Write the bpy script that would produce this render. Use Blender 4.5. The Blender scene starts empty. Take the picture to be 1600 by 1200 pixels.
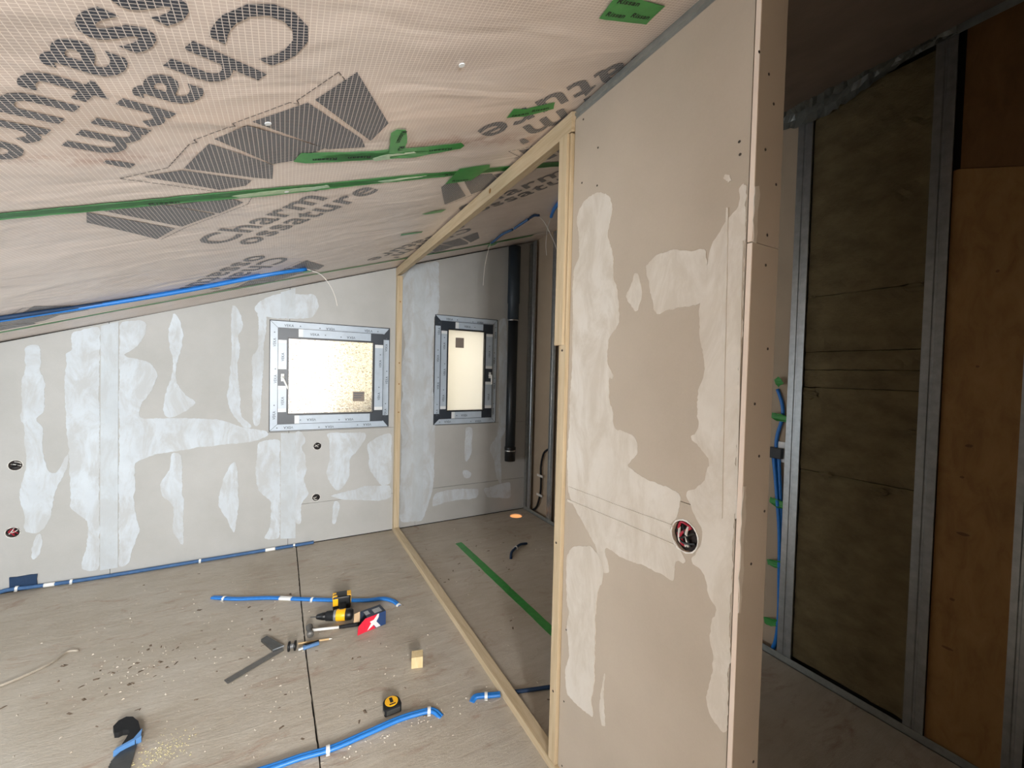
import bpy, bmesh, math, random
from mathutils import Vector, Matrix
from mathutils.geometry import tessellate_polygon

random.seed(7)
SC = bpy.context.scene
COL = SC.collection

# ------------------------------------------------------------------ camera
CAM_H = 1.55
F_PX, YAW, PITCH, ROLL = 636.8, 0.50834, 0.02697, 0.02358
cam_data = bpy.data.cameras.new('camera')
cam_data.sensor_width = 36.0
cam_data.lens = 36.0 * F_PX / 1600.0
cam_data.clip_start = 0.02
cam = bpy.data.objects.new('camera', cam_data)
COL.objects.link(cam)
_cy, _sy, _cp, _sp = math.cos(YAW), math.sin(YAW), math.cos(PITCH), math.sin(PITCH)
_F = Vector((_sy*_cp, _cy*_cp, -_sp))
_R0 = Vector((_cy, -_sy, 0)); _U0 = _R0.cross(_F)
_R = math.cos(ROLL)*_R0 + math.sin(ROLL)*_U0
_U = -math.sin(ROLL)*_R0 + math.cos(ROLL)*_U0
_M = Matrix((_R, _U, -_F)).transposed().to_4x4()
_M.translation = Vector((0, 0, CAM_H))
cam.matrix_world = _M
SC.camera = cam

# ------------------------------------------------------------------ world, sun, added daylight lamps, exposure
w = bpy.data.worlds.new('sky'); SC.world = w; w.use_nodes = True
nt = w.node_tree; nt.nodes.clear()
out = nt.nodes.new('ShaderNodeOutputWorld'); bg = nt.nodes.new('ShaderNodeBackground')
sky = nt.nodes.new('ShaderNodeTexSky'); sky.sky_type = 'NISHITA'; sky.sun_disc = False
sky.sun_elevation = math.radians(42); sky.sun_rotation = math.radians(200)
bg.inputs['Strength'].default_value = 0.14
nt.links.new(sky.outputs[0], bg.inputs[0]); nt.links.new(bg.outputs[0], out.inputs[0])

def light(name, kind, loc, direction, energy, color, **kw):
    d = bpy.data.lights.new(name, kind); d.energy = energy; d.color = color
    for k, v in kw.items(): setattr(d, k, v)
    o = bpy.data.objects.new(name, d); COL.objects.link(o)
    o.location = loc
    o.rotation_euler = Vector(direction).to_track_quat('-Z', 'Y').to_euler()
    return o
light('sun', 'SUN', (0, 0, 8), (0.25, 0.72, -0.62), 9.0, (1.0, 0.95, 0.86), angle=0.01)
light('added_daylight_left', 'AREA', (-2.56, 1.75, 0.86), (1, 0.05, 0.12), 34, (0.80, 0.91, 1.0), shape='RECTANGLE', size=1.5, size_y=0.78)  # area lamp added for daylight from the left; its window is invented
light('added_daylight_rear', 'AREA', (-0.2, -2.70, 1.55), (0.06, 1, 0.0), 270, (0.985, 0.99, 0.985), shape='RECTANGLE', size=0.80, size_y=0.85)  # lamp added for rear daylight along the floor shadows; its window is invented
SC.view_settings.view_transform = 'Standard'
SC.view_settings.look = 'None'
SC.view_settings.gamma = 1.0
SC.view_settings.use_curve_mapping = False
SC.view_settings.exposure = 0.27
SC.cycles.max_bounces = 10
SC.cycles.diffuse_bounces = 5
SC.cycles.sample_clamp_indirect = 6

# ------------------------------------------------------------------ dimensions (metres)
D = 3.973            # face of the window wall
PX = 0.934           # left face of the middle partition
W2 = 2.40            # face of the studs on the right
CA, CB = 2.2237, 0.3366
XL, XR = -2.65, 2.60
def ceil_z(x, y=0.0):
    return CA + CB*x
def sag(x, y):
    return 0.0035*math.sin(5.1*y+1.3*x+.6)*math.sin(2.3*x+.9) + 0.0025*math.sin(9.0*y-2.0*x)
def film_z(x, y):
    return ceil_z(x) + sag(x, y)

# traced outlines in metres on their own surfaces
T = {
    'back_plaster': [[(-1.528, 1.656), (-1.451, 1.675), (-1.442, 1.534), (-1.455, 1.507), (-1.428, 1.426), (-1.431, 1.207), (-1.486, 1.163), (-1.444, 1.116), (-1.44, 0.896), (-1.412, 0.793), (-1.373, 0.78), (-1.339, 0.898), (-1.31, 0.923), (-1.316, 0.83), (-1.36, 0.732), (-1.386, 0.651), (-1.407, 0.486), (-1.458, 0.384), (-1.509, 0.383), (-1.54, 0.416), (-1.527, 0.505), (-1.554, 0.617), (-1.537, 0.778), (-1.518, 0.849), (-1.527, 1.12), (-1.553, 1.165), (-1.534, 1.263), (-1.54, 1.406), (-1.521, 1.514)], [(-1.458, 0.375), (-1.44, 0.334), (-1.453, 0.253), (-1.478, 0.203), (-1.5, 0.207), (-1.494, 0.298), (-1.471, 0.368)], [(-1.303, 1.76), (-1.154, 1.818), (-1.163, 0.051), (-1.262, 0.073), (-1.234, 0.211), (-1.213, 0.419), (-1.268, 0.484), (-1.308, 0.528), (-1.311, 0.811), (-1.319, 0.962), (-1.326, 1.074), (-1.331, 1.241), (-1.337, 1.371), (-1.323, 1.556), (-1.336, 1.62), (-1.297, 1.631)], [(-1.05, 1.855), (-0.907, 1.876), (-0.9, 1.788), (-0.93, 1.708), (-0.99, 1.636), (-1.033, 1.615), (-0.975, 1.588), (-0.885, 1.571), (-0.823, 1.483), (-0.885, 1.332), (-0.938, 1.253), (-0.938, 1.144), (-0.664, 1.145), (-0.444, 1.117), (-0.282, 1.045), (-0.132, 1.016), (-0.112, 0.981), (-0.207, 0.93), (-0.408, 0.921), (-0.63, 0.904), (-0.823, 0.877), (-0.946, 0.837), (-0.976, 0.799), (-0.961, 0.619), (-0.976, 0.581), (-0.958, 0.378), (-0.939, 0.315), (-0.976, 0.181), (-1.006, 0.067), (-1.058, 0.058)], [(-0.745, 1.956), (-0.713, 1.903), (-0.684, 1.803), (-0.689, 1.68), (-0.729, 1.577), (-0.729, 1.413), (-0.664, 1.311), (-0.606, 1.269), (-0.623, 1.238), (-0.696, 1.177), (-0.76, 1.144), (-0.808, 1.16), (-0.808, 1.251), (-0.776, 1.372), (-0.745, 1.495), (-0.745, 1.596), (-0.769, 1.717), (-0.774, 1.837)], [(-0.377, 2.059), (-0.323, 2.0), (-0.295, 1.873), (-0.34, 1.805), (-0.321, 1.677), (-0.339, 1.525), (-0.32, 1.308), (-0.31, 1.134), (-0.226, 1.054), (-0.282, 1.045), (-0.373, 1.157), (-0.409, 1.288), (-0.392, 1.481), (-0.375, 1.653), (-0.385, 1.867)], [(-0.213, 2.076), (-0.139, 2.128), (-0.137, 1.929), (-0.155, 1.685), (-0.163, 1.529), (-0.171, 1.263), (-0.179, 1.063), (-0.226, 1.054), (-0.237, 1.33), (-0.229, 1.528), (-0.248, 1.637), (-0.202, 1.683), (-0.194, 1.881)], [(-0.752, 0.882), (-0.693, 0.867), (-0.692, 0.545), (-0.679, 0.502), (-0.687, 0.335), (-0.675, 0.155), (-0.695, 0.148), (-0.744, 0.261), (-0.747, 0.49), (-0.815, 0.56), (-0.823, 0.663), (-0.784, 0.721), (-0.76, 0.759)], [(-0.353, 0.787), (-0.335, 0.72), (-0.334, 0.5), (-0.319, 0.432), (-0.351, 0.194), (-0.369, 0.197), (-0.405, 0.313), (-0.462, 0.43), (-0.45, 0.536), (-0.416, 0.684)], [(-0.198, 0.93), (-0.034, 0.943), (-0.028, 0.081), (-0.155, 0.104), (-0.107, 0.175), (-0.089, 0.423), (-0.195, 0.516), (-0.206, 0.73)], [(0.079, 0.999), (0.123, 1.005), (0.168, 0.919), (0.124, 0.854), (0.162, 0.801), (0.171, 0.648), (0.141, 0.583), (0.172, 0.486), (0.191, 0.433), (0.128, 0.365), (0.13, 0.186), (0.085, 0.193)], [(0.351, 0.404), (0.672, 0.454), (0.902, 0.446), (0.908, 0.314), (0.779, 0.303), (0.439, 0.366)], [(0.321, 0.978), (0.665, 0.961), (0.666, 0.916), (0.599, 0.803), (0.517, 0.721), (0.527, 0.56), (0.455, 0.453), (0.406, 0.45), (0.341, 0.562), (0.325, 0.65), (0.355, 0.717), (0.353, 0.907)], [(0.391, 0.364), (0.456, 0.329), (0.409, 0.141), (0.377, 0.146)], [(0.667, 0.853), (0.77, 0.919), (0.898, 0.949), (0.906, 0.455), (0.812, 0.438), (0.687, 0.634), (0.703, 0.723)], [(-0.222, 2.051), (-0.128, 2.14), (-0.017, 2.176), (0.232, 2.197), (0.256, 2.082), (0.204, 1.985), (-0.113, 1.958), (-0.222, 2.004)], [(1.659, 0.971), (1.747, 0.963), (1.742, 0.68), (1.678, 0.583), (1.653, 0.748), (1.672, 0.869)], [(1.637, 0.505), (1.68, 0.518), (1.736, 0.485), (1.743, 0.444), (1.704, 0.413), (1.655, 0.432)], [(1.327, 0.299), (1.512, 0.327), (1.841, 0.298), (1.821, 0.196), (1.452, 0.204), (1.309, 0.164)], [(2.039, 2.132), (2.121, 2.16), (2.162, 1.356), (2.154, 0.928), (2.085, 0.804), (2.109, 0.309), (2.048, 0.38), (2.019, 0.574), (1.945, 0.728), (2.041, 0.849), (2.059, 1.06)], [(1.887, 0.292), (2.219, 0.329), (2.236, 0.142), (1.935, 0.181)], [(0.975, 2.404), (1.071, 2.589), (1.342, 2.655), (1.352, 2.132), (1.3, 2.088), (1.298, 1.446), (1.334, 0.979), (1.33, 0.509), (1.32, 0.327), (1.219, 0.04), (0.993, 0.063), (0.989, 0.342), (1.0, 0.869), (0.97, 1.17), (1.005, 1.294), (0.977, 1.542), (1.022, 1.792), (0.981, 2.036)]],
    'back_band': [[(-1.149, 1.818), (-1.055, 1.854), (-1.062, 0.055), (-1.158, 0.054)], [(-0.037, 2.184), (0.072, 2.231), (0.074, 1.981), (-0.035, 1.983)], [(-0.028, 0.992), (0.082, 0.987), (0.09, 0.067), (-0.024, 0.082)], [(1.091, 2.58), (1.198, 2.608), (1.207, 2.131), (1.218, 0.053), (1.109, 0.06), (1.114, 1.293)]],
    'part_plaster': [[(1.219, 2.134), (1.173, 2.178), (1.106, 2.183), (1.043, 2.145), (1.027, 2.081), (1.051, 2.025), (1.019, 1.953), (1.018, 1.881), (0.988, 1.821), (0.976, 1.714), (1.029, 1.673), (1.032, 1.59), (0.998, 1.554), (1.001, 1.536), (1.023, 1.549), (1.016, 1.462), (0.993, 1.437), (0.994, 1.382), (0.905, 1.368), (0.884, 1.333), (0.891, 1.302), (0.93, 1.269), (0.84, 1.247), (0.77, 1.242), (0.725, 1.236), (0.731, 1.171), (0.759, 1.143), (0.751, 1.107), (0.705, 1.072), (0.708, 1.052), (0.737, 1.055), (0.735, 0.987), (0.779, 0.99), (0.85, 0.987), (0.941, 0.974), (1.019, 0.98), (0.986, 0.901), (1.029, 0.891), (1.06, 0.964), (1.121, 1.01), (1.188, 1.07), (1.227, 1.111), (1.231, 1.216), (1.226, 1.374), (1.221, 1.634), (1.227, 1.943), (1.195, 1.976), (1.199, 2.057)], [(0.926, 1.862), (0.909, 1.867), (0.897, 1.84), (0.886, 1.797), (0.904, 1.741), (0.922, 1.76), (0.946, 1.789), (0.953, 1.807), (0.93, 1.829)], [(0.665, 1.88), (0.647, 1.909), (0.619, 1.938), (0.593, 1.959), (0.598, 1.999), (0.584, 2.006), (0.564, 1.99), (0.551, 1.547), (0.548, 1.227), (0.551, 0.964), (0.562, 0.824), (0.57, 0.691), (0.598, 0.695), (0.621, 0.706), (0.634, 0.739), (0.625, 0.788), (0.612, 0.846), (0.625, 0.887), (0.627, 0.936), (0.61, 0.986), (0.641, 0.999), (0.642, 1.041), (0.659, 1.062), (0.692, 1.07), (0.669, 1.101), (0.654, 1.142), (0.672, 1.179), (0.716, 1.24), (0.66, 1.276), (0.643, 1.336), (0.663, 1.361), (0.68, 1.372), (0.709, 1.393), (0.681, 1.408), (0.686, 1.522), (0.667, 1.566), (0.683, 1.651), (0.689, 1.716), (0.688, 1.787)], [(0.877, 1.877), (0.857, 1.893), (0.827, 1.902), (0.77, 1.899), (0.734, 1.883), (0.672, 1.88), (0.673, 1.791), (0.679, 1.743), (0.728, 1.739), (0.791, 1.735), (0.834, 1.726), (0.852, 1.783), (0.865, 1.834)], [(1.22, 0.86), (1.181, 0.923), (1.133, 0.931), (1.089, 0.958), (1.052, 0.948), (1.023, 0.922), (1.014, 0.87), (1.046, 0.817), (1.048, 0.681), (1.046, 0.489), (1.065, 0.417), (1.041, 0.376), (1.123, 0.354), (1.197, 0.347), (1.21, 0.429), (1.187, 0.497), (1.209, 0.6), (1.189, 0.664), (1.213, 0.693)], [(1.001, 0.567), (0.994, 0.553), (1.0, 0.492), (0.985, 0.391), (1.006, 0.374), (1.016, 0.434), (1.012, 0.503)], [(0.638, 2.045), (0.623, 2.041), (0.614, 2.025), (0.622, 2.019), (0.631, 2.029)]],
    'part_ridge': [[(1.215, 1.13), (0.948, 1.136), (0.748, 1.143), (0.747, 1.137), (0.948, 1.129), (1.215, 1.122)], [(1.222, 1.081), (0.946, 1.088), (0.736, 1.093), (0.736, 1.087), (0.946, 1.08), (1.221, 1.072)], [(0.625, 1.963), (0.62, 1.961), (0.606, 1.208), (0.611, 1.206)], [(0.584, 1.872), (0.58, 1.871), (0.569, 1.22), (0.573, 1.219)]],
    'part_screws': [(1.193, 2.471), (1.108, 2.331), (1.191, 2.244), (1.107, 2.202), (0.6, 2.109), (0.597, 2.078), (1.213, 0.309), (1.214, 0.057), (1.21, 0.587), (0.592, 0.844)],
    'end_screws': [(0.99, 2.191), (0.964, 2.079), (1.013, 2.011), (0.985, 1.887), (0.984, 1.817), (1.006, 1.622), (0.962, 1.491), (0.988, 1.366), (1.02, 1.229), (0.973, 1.109), (1.016, 0.606), (0.925, 2.284), (0.966, 2.25)],
    'cable': [(1.283, 1.494), (1.256, 1.417), (1.25, 1.338), (1.273, 1.234), (1.276, 1.143), (1.255, 0.947), (1.232, 0.701), (1.225, 0.45), (1.22, 0.234), (1.234, 0.061), (1.286, -0.056)],
}

# ------------------------------------------------------------------ materials
MATS = {}
def srgb(r, g, b):
    def f(c):
        c /= 255.0
        return c/12.92 if c <= 0.04045 else ((c+0.055)/1.055)**2.4
    return (f(r), f(g), f(b), 1.0)
class NB:
    def __init__(self, name):
        self.m = bpy.data.materials.new(name); self.m.use_nodes = True
        self.t = self.m.node_tree; self.b = self.t.nodes['Principled BSDF']
        self.out = self.t.nodes['Material Output']
        MATS[name] = self.m
    def n(self, kind, **kw):
        x = self.t.nodes.new('ShaderNode'+kind)
        for k, v in kw.items(): setattr(x, k, v)
        return x
    def l(self, a, b): self.t.links.new(a, b)
    def pos(self, scale=(1, 1, 1), rot=(0, 0, 0)):
        g = self.n('NewGeometry'); mp = self.n('Mapping')
        mp.inputs['Scale'].default_value = scale; mp.inputs['Rotation'].default_value = rot
        self.l(g.outputs['Position'], mp.inputs['Vector']); return mp.outputs[0]
    def noise(self, scale, detail=4, rough=0.55, vec=None, dist=0.0):
        x = self.n('TexNoise'); x.inputs['Scale'].default_value = scale
        x.inputs['Detail'].default_value = detail; x.inputs['Roughness'].default_value = rough
        x.inputs['Distortion'].default_value = dist
        self.l(vec if vec is not None else self.pos(), x.inputs['Vector']); return x.outputs['Fac']
    def ramp(self, fac, stops):
        r = self.n('ValToRGB'); el = r.color_ramp.elements
        while len(el) < len(stops): el.new(0.5)
        for e, (p, c) in zip(el, stops): e.position = p; e.color = c if len(c) == 4 else (*c, 1)
        self.l(fac, r.inputs[0]); return r.outputs[0]
    def math(self, op, a, b=None, clamp=False):
        x = self.n('Math', operation=op); x.use_clamp = clamp
        for i, v in enumerate((a, b)):
            if v is None: continue
            if isinstance(v, (int, float)): x.inputs[i].default_value = v
            else: self.l(v, x.inputs[i])
        return x.outputs[0]
    def mix(self, fac, a, b):
        x = self.n('Mix', data_type='RGBA')
        for s, v in ((0, fac), (6, a), (7, b)):
            if isinstance(v, (int, float)): x.inputs[s].default_value = v
            elif isinstance(v, tuple): x.inputs[s].default_value = v
            else: self.l(v, x.inputs[s])
        return x.outputs[2]
    def color(self, c):
        if isinstance(c, tuple): self.b.inputs['Base Color'].default_value = c
        else: self.l(c, self.b.inputs['Base Color'])
        return self
    def props(self, rough=0.6, metal=0.0, spec=0.5):
        self.b.inputs['Roughness'].default_value = rough; self.b.inputs['Metallic'].default_value = metal
        self.b.inputs['Specular IOR Level'].default_value = spec; return self
    def bump(self, h, strength=0.3, dist=0.01):
        x = self.n('Bump'); x.inputs['Strength'].default_value = strength; x.inputs['Distance'].default_value = dist
        self.l(h, x.inputs['Height']); self.l(x.outputs[0], self.b.inputs['Normal']); return self

def mottled(name, c1, c2, scale=6, rough=0.7, metal=0.0, spec=0.4, bump=0.15, bscale=60, stretch=(1, 1, 1)):
    k = NB(name)
    v = k.pos(stretch)
    f = k.noise(scale, 5, 0.6, v)
    k.color(k.ramp(f, [(0.3, c1), (0.7, c2)])).props(rough, metal, spec)
    if bump: k.bump(k.noise(bscale, 3, 0.6, v), bump, 0.004)
    return k.m

def drywall(name, c1, c2):
    k = NB(name)
    a = k.noise(2.2, 4, 0.6); b = k.noise(160, 2, 0.7)
    base = k.ramp(a, [(0.3, c1), (0.72, c2)])
    dark = k.mix(k.math('MULTIPLY', b, 0.10), base, srgb(120, 108, 92))
    k.color(dark).props(0.85, 0, 0.2).bump(b, 0.08, 0.002)
drywall('board_grey', srgb(176, 176, 173), srgb(188, 188, 186))
drywall('board_beige', srgb(183, 171, 156), srgb(194, 182, 167))
drywall('board_brown', srgb(168, 150, 130), srgb(180, 162, 141))
def plaster(name, c1, c2, c3, board, thin):
    k = NB(name)
    a = k.noise(3.0, 6, 0.65, k.pos((1, 1, 1))); b = k.noise(30, 4, 0.6, k.pos((3, 3, 0.6)))
    base = k.ramp(a, [(0.28, c1), (0.5, c2), (0.75, c3)])
    s1 = k.noise(7.0, 8, 0.7, k.pos((1.3, 1.3, 0.55)), 0.6)
    t = k.ramp(s1, [(0.40, (thin, thin, thin)), (0.56, (0, 0, 0))])
    k.color(k.mix(t, base, board)).props(0.8, 0, 0.25).bump(b, 0.25, 0.003)
plaster('plaster_white', srgb(192, 198, 203), srgb(200, 207, 213), srgb(209, 217, 224), srgb(183, 184, 183), 0.7)
plaster('plaster_band', srgb(188, 194, 198), srgb(195, 202, 207), srgb(202, 210, 216), srgb(184, 187, 188), 0.6)
plaster('plaster_cream', srgb(207, 199, 188), srgb(216, 209, 199), srgb(224, 219, 212), srgb(193, 182, 167), 0.55)
plaster('gypsum_core', srgb(222, 204, 190), srgb(228, 212, 198), srgb(232, 218, 206), srgb(222, 204, 190), 0.3)

def wood(name, c1, c2, c3, stretch):
    k = NB(name)
    v = k.pos(stretch)
    f = k.noise(14, 6, 0.65, v, 0.6); g = k.noise(60, 3, 0.6, v)
    base = k.ramp(f, [(0.25, c1), (0.5, c2), (0.8, c3)])
    k.color(k.mix(k.math('MULTIPLY', g, 0.25), base, c1)).props(0.65, 0, 0.3).bump(f, 0.15, 0.003)
WC = (srgb(182, 160, 126), srgb(202, 183, 152), srgb(217, 201, 173))
wood('timber_along_y', *WC, (3.5, 0.25, 3.5))
wood('timber_upright', *WC, (3.5, 3.5, 0.22))
wood('timber_block', srgb(214, 188, 138), srgb(226, 203, 158), srgb(236, 216, 176), (4, 4, 1.2))
wood('pale_stick', srgb(190, 160, 115), srgb(206, 178, 134), srgb(216, 190, 150), (1, 8, 8))
wood('wood_panel', srgb(128, 92, 52), srgb(150, 112, 66), srgb(164, 126, 80), (1.2, 1.2, 0.5))
wood('wood_panel_dark', srgb(98, 68, 38), srgb(114, 80, 46), srgb(126, 92, 56), (1.2, 1.2, 0.5))

def floor_mat():
    k = NB('floor_chipboard')
    v1 = k.pos((1, 1, 1)); v2 = k.pos((0.6, 3.2, 1), (0, 0, 0.45))
    big = k.noise(1.6, 6, 0.65, v1, 0.4); med = k.noise(7, 6, 0.7, v2, 0.8); fine = k.noise(90, 4, 0.7, v2)
    base = k.ramp(big, [(0.28, srgb(176, 167, 152)), (0.5, srgb(194, 187, 174)), (0.72, srgb(208, 203, 193))])
    c = k.mix(k.math('MULTIPLY', k.math('SUBTRACT', 1.0, med), 0.75), base, srgb(154, 139, 121))
    stain = k.noise(3.4, 5, 0.7, k.pos((1.0, 2.0, 1), (0, 0, -0.3)), 1.2)
    c = k.mix(k.ramp(stain, [(0.56, (0, 0, 0)), (0.74, (0.7, 0.7, 0.7))]), c, srgb(148, 118, 98))
    c = k.mix(k.ramp(fine, [(0.60, (0, 0, 0)), (0.76, (0.75, 0.75, 0.75))]), c, srgb(205, 200, 190))
    k.color(c).props(0.7, 0, 0.3)
    h = k.math('ADD', k.math('MULTIPLY', med, 1.4), k.math('MULTIPLY', fine, 0.5))
    k.bump(h, 0.6, 0.006)
floor_mat()

def grid_lines(k, sx=0.0112, sy=0.0078, wd=0.135):
    g = k.n('NewGeometry'); s = k.n('SeparateXYZ'); k.l(g.outputs['Position'], s.inputs[0])
    fx = k.math('LESS_THAN', k.math('FRACT', k.math('MULTIPLY', k.math('ADD', s.outputs['X'], 9.0), 1/sx)), wd)
    fy = k.math('LESS_THAN', k.math('FRACT', k.math('MULTIPLY', k.math('ADD', s.outputs['Y'], 9.0), 1/sy)), wd*1.25)
    return k.math('MAXIMUM', fx, fy), s
def membrane():
    k = NB('membrane_film')
    grid, s = grid_lines(k)
    n1 = k.noise(2.5, 6, 0.65, k.pos((0.7, 1.6, 1)), 0.8)
    base = k.ramp(n1, [(0.25, srgb(200, 184, 174)), (0.5, srgb(212, 197, 188)), (0.75, srgb(222, 209, 200))])
    # battens and wool behind the translucent film
    y = s.outputs['Y']
    wob = k.math('MULTIPLY', k.math('SUBTRACT', k.noise(5, 5, 0.7), 0.5), 0.12)
    yw = k.math('ADD', y, wob)
    def band(c, hw): return k.math('SUBTRACT', 1.0, k.math('DIVIDE', k.math('ABSOLUTE', k.math('SUBTRACT', yw, c)), hw), clamp=True)
    spots = k.ramp(k.noise(7, 5, 0.7), [(0.45, (0, 0, 0)), (0.62, (1, 1, 1))])
    m1 = k.math('MULTIPLY', k.math('MULTIPLY', band(1.46, 0.07), spots), 0.8, clamp=True)
    c = k.mix(m1, base, srgb(150, 96, 72))
    m2 = k.math('MULTIPLY', band(1.28, 0.2), 0.35)
    c = k.mix(m2, c, srgb(222, 192, 168))
    m3 = k.math('MULTIPLY', band(1.0, 0.12), 0.35)
    c = k.mix(m3, c, srgb(168, 154, 146))
    c = k.mix(k.math('MULTIPLY', grid, 0.75), c, srgb(246, 236, 226))
    k.color(c).props(0.34, 0, 0.5)
    wr = k.noise(3.2, 2, 0.45, k.pos((0.8, 2.0, 1)), 0.8)
    h = k.math('ADD', k.math('MULTIPLY', wr, 3.0), k.math('MULTIPLY', grid, 0.05))
    k.bump(h, 0.30, 0.012)
    p = NB('membrane_print')
    grid, s = grid_lines(p)
    nn = p.noise(9, 4, 0.6)
    c = p.ramp(nn, [(0.3, srgb(50, 54, 63)), (0.7, srgb(66, 70, 80))])
    p.color(p.mix(p.math('MULTIPLY', grid, 0.8), c, srgb(228, 218, 210))).props(0.45, 0, 0.5)
    d = NB('membrane_dash')
    d.color(srgb(86, 78, 74)).props(0.6)
membrane()

def flat(name, rgb, rough=0.5, metal=0.0, spec=0.5, noise=0.0, nscale=40):
    k = NB(name)
    if noise:
        c = srgb(*rgb); c2 = tuple(max(0, v*(1-noise)) for v in c[:3])+(1,)
        k.color(k.ramp(k.noise(nscale, 4, 0.6), [(0.3, c2), (0.7, c)]))
    else: k.color(srgb(*rgb))
    k.props(rough, metal, spec); return k.m
flat('tape_green', (62, 152, 70), 0.3, 0, 0.6, 0.25, 30)
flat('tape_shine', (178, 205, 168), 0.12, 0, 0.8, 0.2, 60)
flat('ink_black', (22, 26, 22), 0.5)
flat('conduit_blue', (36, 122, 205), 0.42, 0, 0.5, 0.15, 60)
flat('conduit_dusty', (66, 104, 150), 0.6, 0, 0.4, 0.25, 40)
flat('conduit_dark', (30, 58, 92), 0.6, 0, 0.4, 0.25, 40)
flat('white_plastic', (235, 236, 234), 0.4, 0, 0.5)
flat('wire_white', (214, 210, 203), 0.5)
flat('black_plastic', (22, 23, 25), 0.42, 0, 0.5, 0.3, 40)
flat('black_rubber', (30, 31, 33), 0.75, 0, 0.3, 0.3, 60)
flat('anthracite', (46, 54, 64), 0.4, 0, 0.5, 0.12, 20)
flat('film_blue', (186, 199, 212), 0.35, 0, 0.5, 0.12, 12)
flat('film_ink', (84, 92, 104), 0.5)
flat('film_tab', (226, 230, 232), 0.5)
flat('pipe_black', (20, 26, 32), 0.38, 0, 0.5, 0.2, 10)
flat('pipe_sleeve', (44, 54, 64), 0.5, 0, 0.5, 0.2, 10)
flat('chrome', (200, 204, 208), 0.2, 1.0)
flat('galvanised', (186, 190, 192), 0.34, 0.85, 0.5, 0.25, 25)
flat('track_grey', (150, 152, 148), 0.42, 0.3, 0.5, 0.25, 25)
flat('steel_dark', (92, 92, 90), 0.42, 0.6, 0.5, 0.3, 25)
flat('steel_grey', (112, 110, 106), 0.5, 0.4, 0.5, 0.25, 25)
flat('tool_yellow', (248, 186, 26), 0.4, 0, 0.5)
flat('tool_grey', (128, 130, 132), 0.45, 0.2)
flat('carton_red', (226, 40, 66), 0.5)
flat('carton_blue', (38, 66, 112), 0.5)
flat('carton_navy', (44, 54, 70), 0.55)
flat('carton_white', (236, 234, 236), 0.5)
flat('carton_board', (196, 168, 132), 0.8)
flat('carton_label', (170, 172, 174), 0.6, 0, 0.4, 0.3, 200)
flat('knife_blue', (84, 124, 172), 0.45)
flat('saw_blue', (92, 142, 200), 0.4)
flat('screw_dark', (58, 50, 44), 0.6)
flat('dark_gap', (34, 30, 27), 0.9)
flat('recess_dark', (46, 36, 33), 0.8)
flat('wire_red', (176, 28, 52), 0.5)
flat('paper_white', (226, 224, 218), 0.7)
flat('sticker', (150, 138, 128), 0.7, 0, 0.3, 0.2, 300)
flat('outside_stucco', (230, 220, 198), 0.9, 0, 0.2, 0.15, 8)
flat('outside_white', (244, 244, 246), 0.9, 0, 0.2)
flat('outside_ground', (150, 145, 130), 0.95, 0, 0.1, 0.2, 5)
flat('leaf_green', (112, 158, 60), 0.6)
flat('stem_brown', (120, 104, 70), 0.7)
flat('wall_plain', (196, 190, 180), 0.85)
mottled('insulation', srgb(92, 80, 58), srgb(116, 103, 76), 9, 0.95, 0, 0.1, 0.9, 70, (1, 1, 1.6))
mottled('crumpled_foil', srgb(86, 86, 82), srgb(112, 112, 106), 14, 0.35, 0.3, 0.5, 0.6, 20)
mottled('sawdust', srgb(206, 196, 140), srgb(222, 214, 170), 60, 0.9)
mottled('debris', srgb(176, 164, 146), srgb(224, 216, 204), 30, 0.9)
mottled('debris_dark', srgb(92, 78, 64), srgb(120, 104, 88), 30, 0.9)
def emissive(name, rgb, strength):
    k = NB(name); k.color(srgb(*rgb))
    k.b.inputs['Emission Color'].default_value = srgb(*rgb); k.b.inputs['Emission Strength'].default_value = strength
emissive('hole_glow', (255, 176, 110), 0.75)  # emissive colour stands in for the lit room under the floor hole
def glass_textured():
    k = NB('glass_hammered')
    r = k.n('BsdfRefraction'); r.inputs['IOR'].default_value = 1.35; r.inputs['Roughness'].default_value = 0.02
    b = k.n('Bump'); b.inputs['Strength'].default_value = 0.6; b.inputs['Distance'].default_value = 0.01
    nz = k.noise(62, 2, 0.5, k.pos((0.7, 1, 1.25)), 0.9); k.l(nz, b.inputs['Height'])
    rid = k.math('ABSOLUTE', k.math('SUBTRACT', nz, 0.5))
    k.l(k.ramp(rid, [(0.0, (0.30, 0.24, 0.17)), (0.030, (0.92, 0.92, 0.92))]), r.inputs['Color']); k.l(b.outputs[0], r.inputs['Normal'])  # dark ridge tint puts the relief's refraction shading into the colour
    t = k.n('BsdfTranslucent'); t.inputs['Color'].default_value = (0.95, 0.95, 0.95, 1)
    mx = k.n('MixShader'); mx.inputs[0].default_value = 0.07
    k.l(r.outputs[0], mx.inputs[1]); k.l(t.outputs[0], mx.inputs[2])
    k.l(mx.outputs[0], k.out.inputs['Surface'])
    k = NB('glass_frosted')
    t = k.n('BsdfTranslucent'); t.inputs['Color'].default_value = (0.97, 0.97, 0.95, 1)
    g = k.n('BsdfGlossy'); g.inputs['Roughness'].default_value = 0.3
    mx = k.n('MixShader'); mx.inputs[0].default_value = 0.04
    k.l(t.outputs[0], mx.inputs[1]); k.l(g.outputs[0], mx.inputs[2]); k.l(mx.outputs[0], k.out.inputs['Surface'])
glass_textured()

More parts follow.
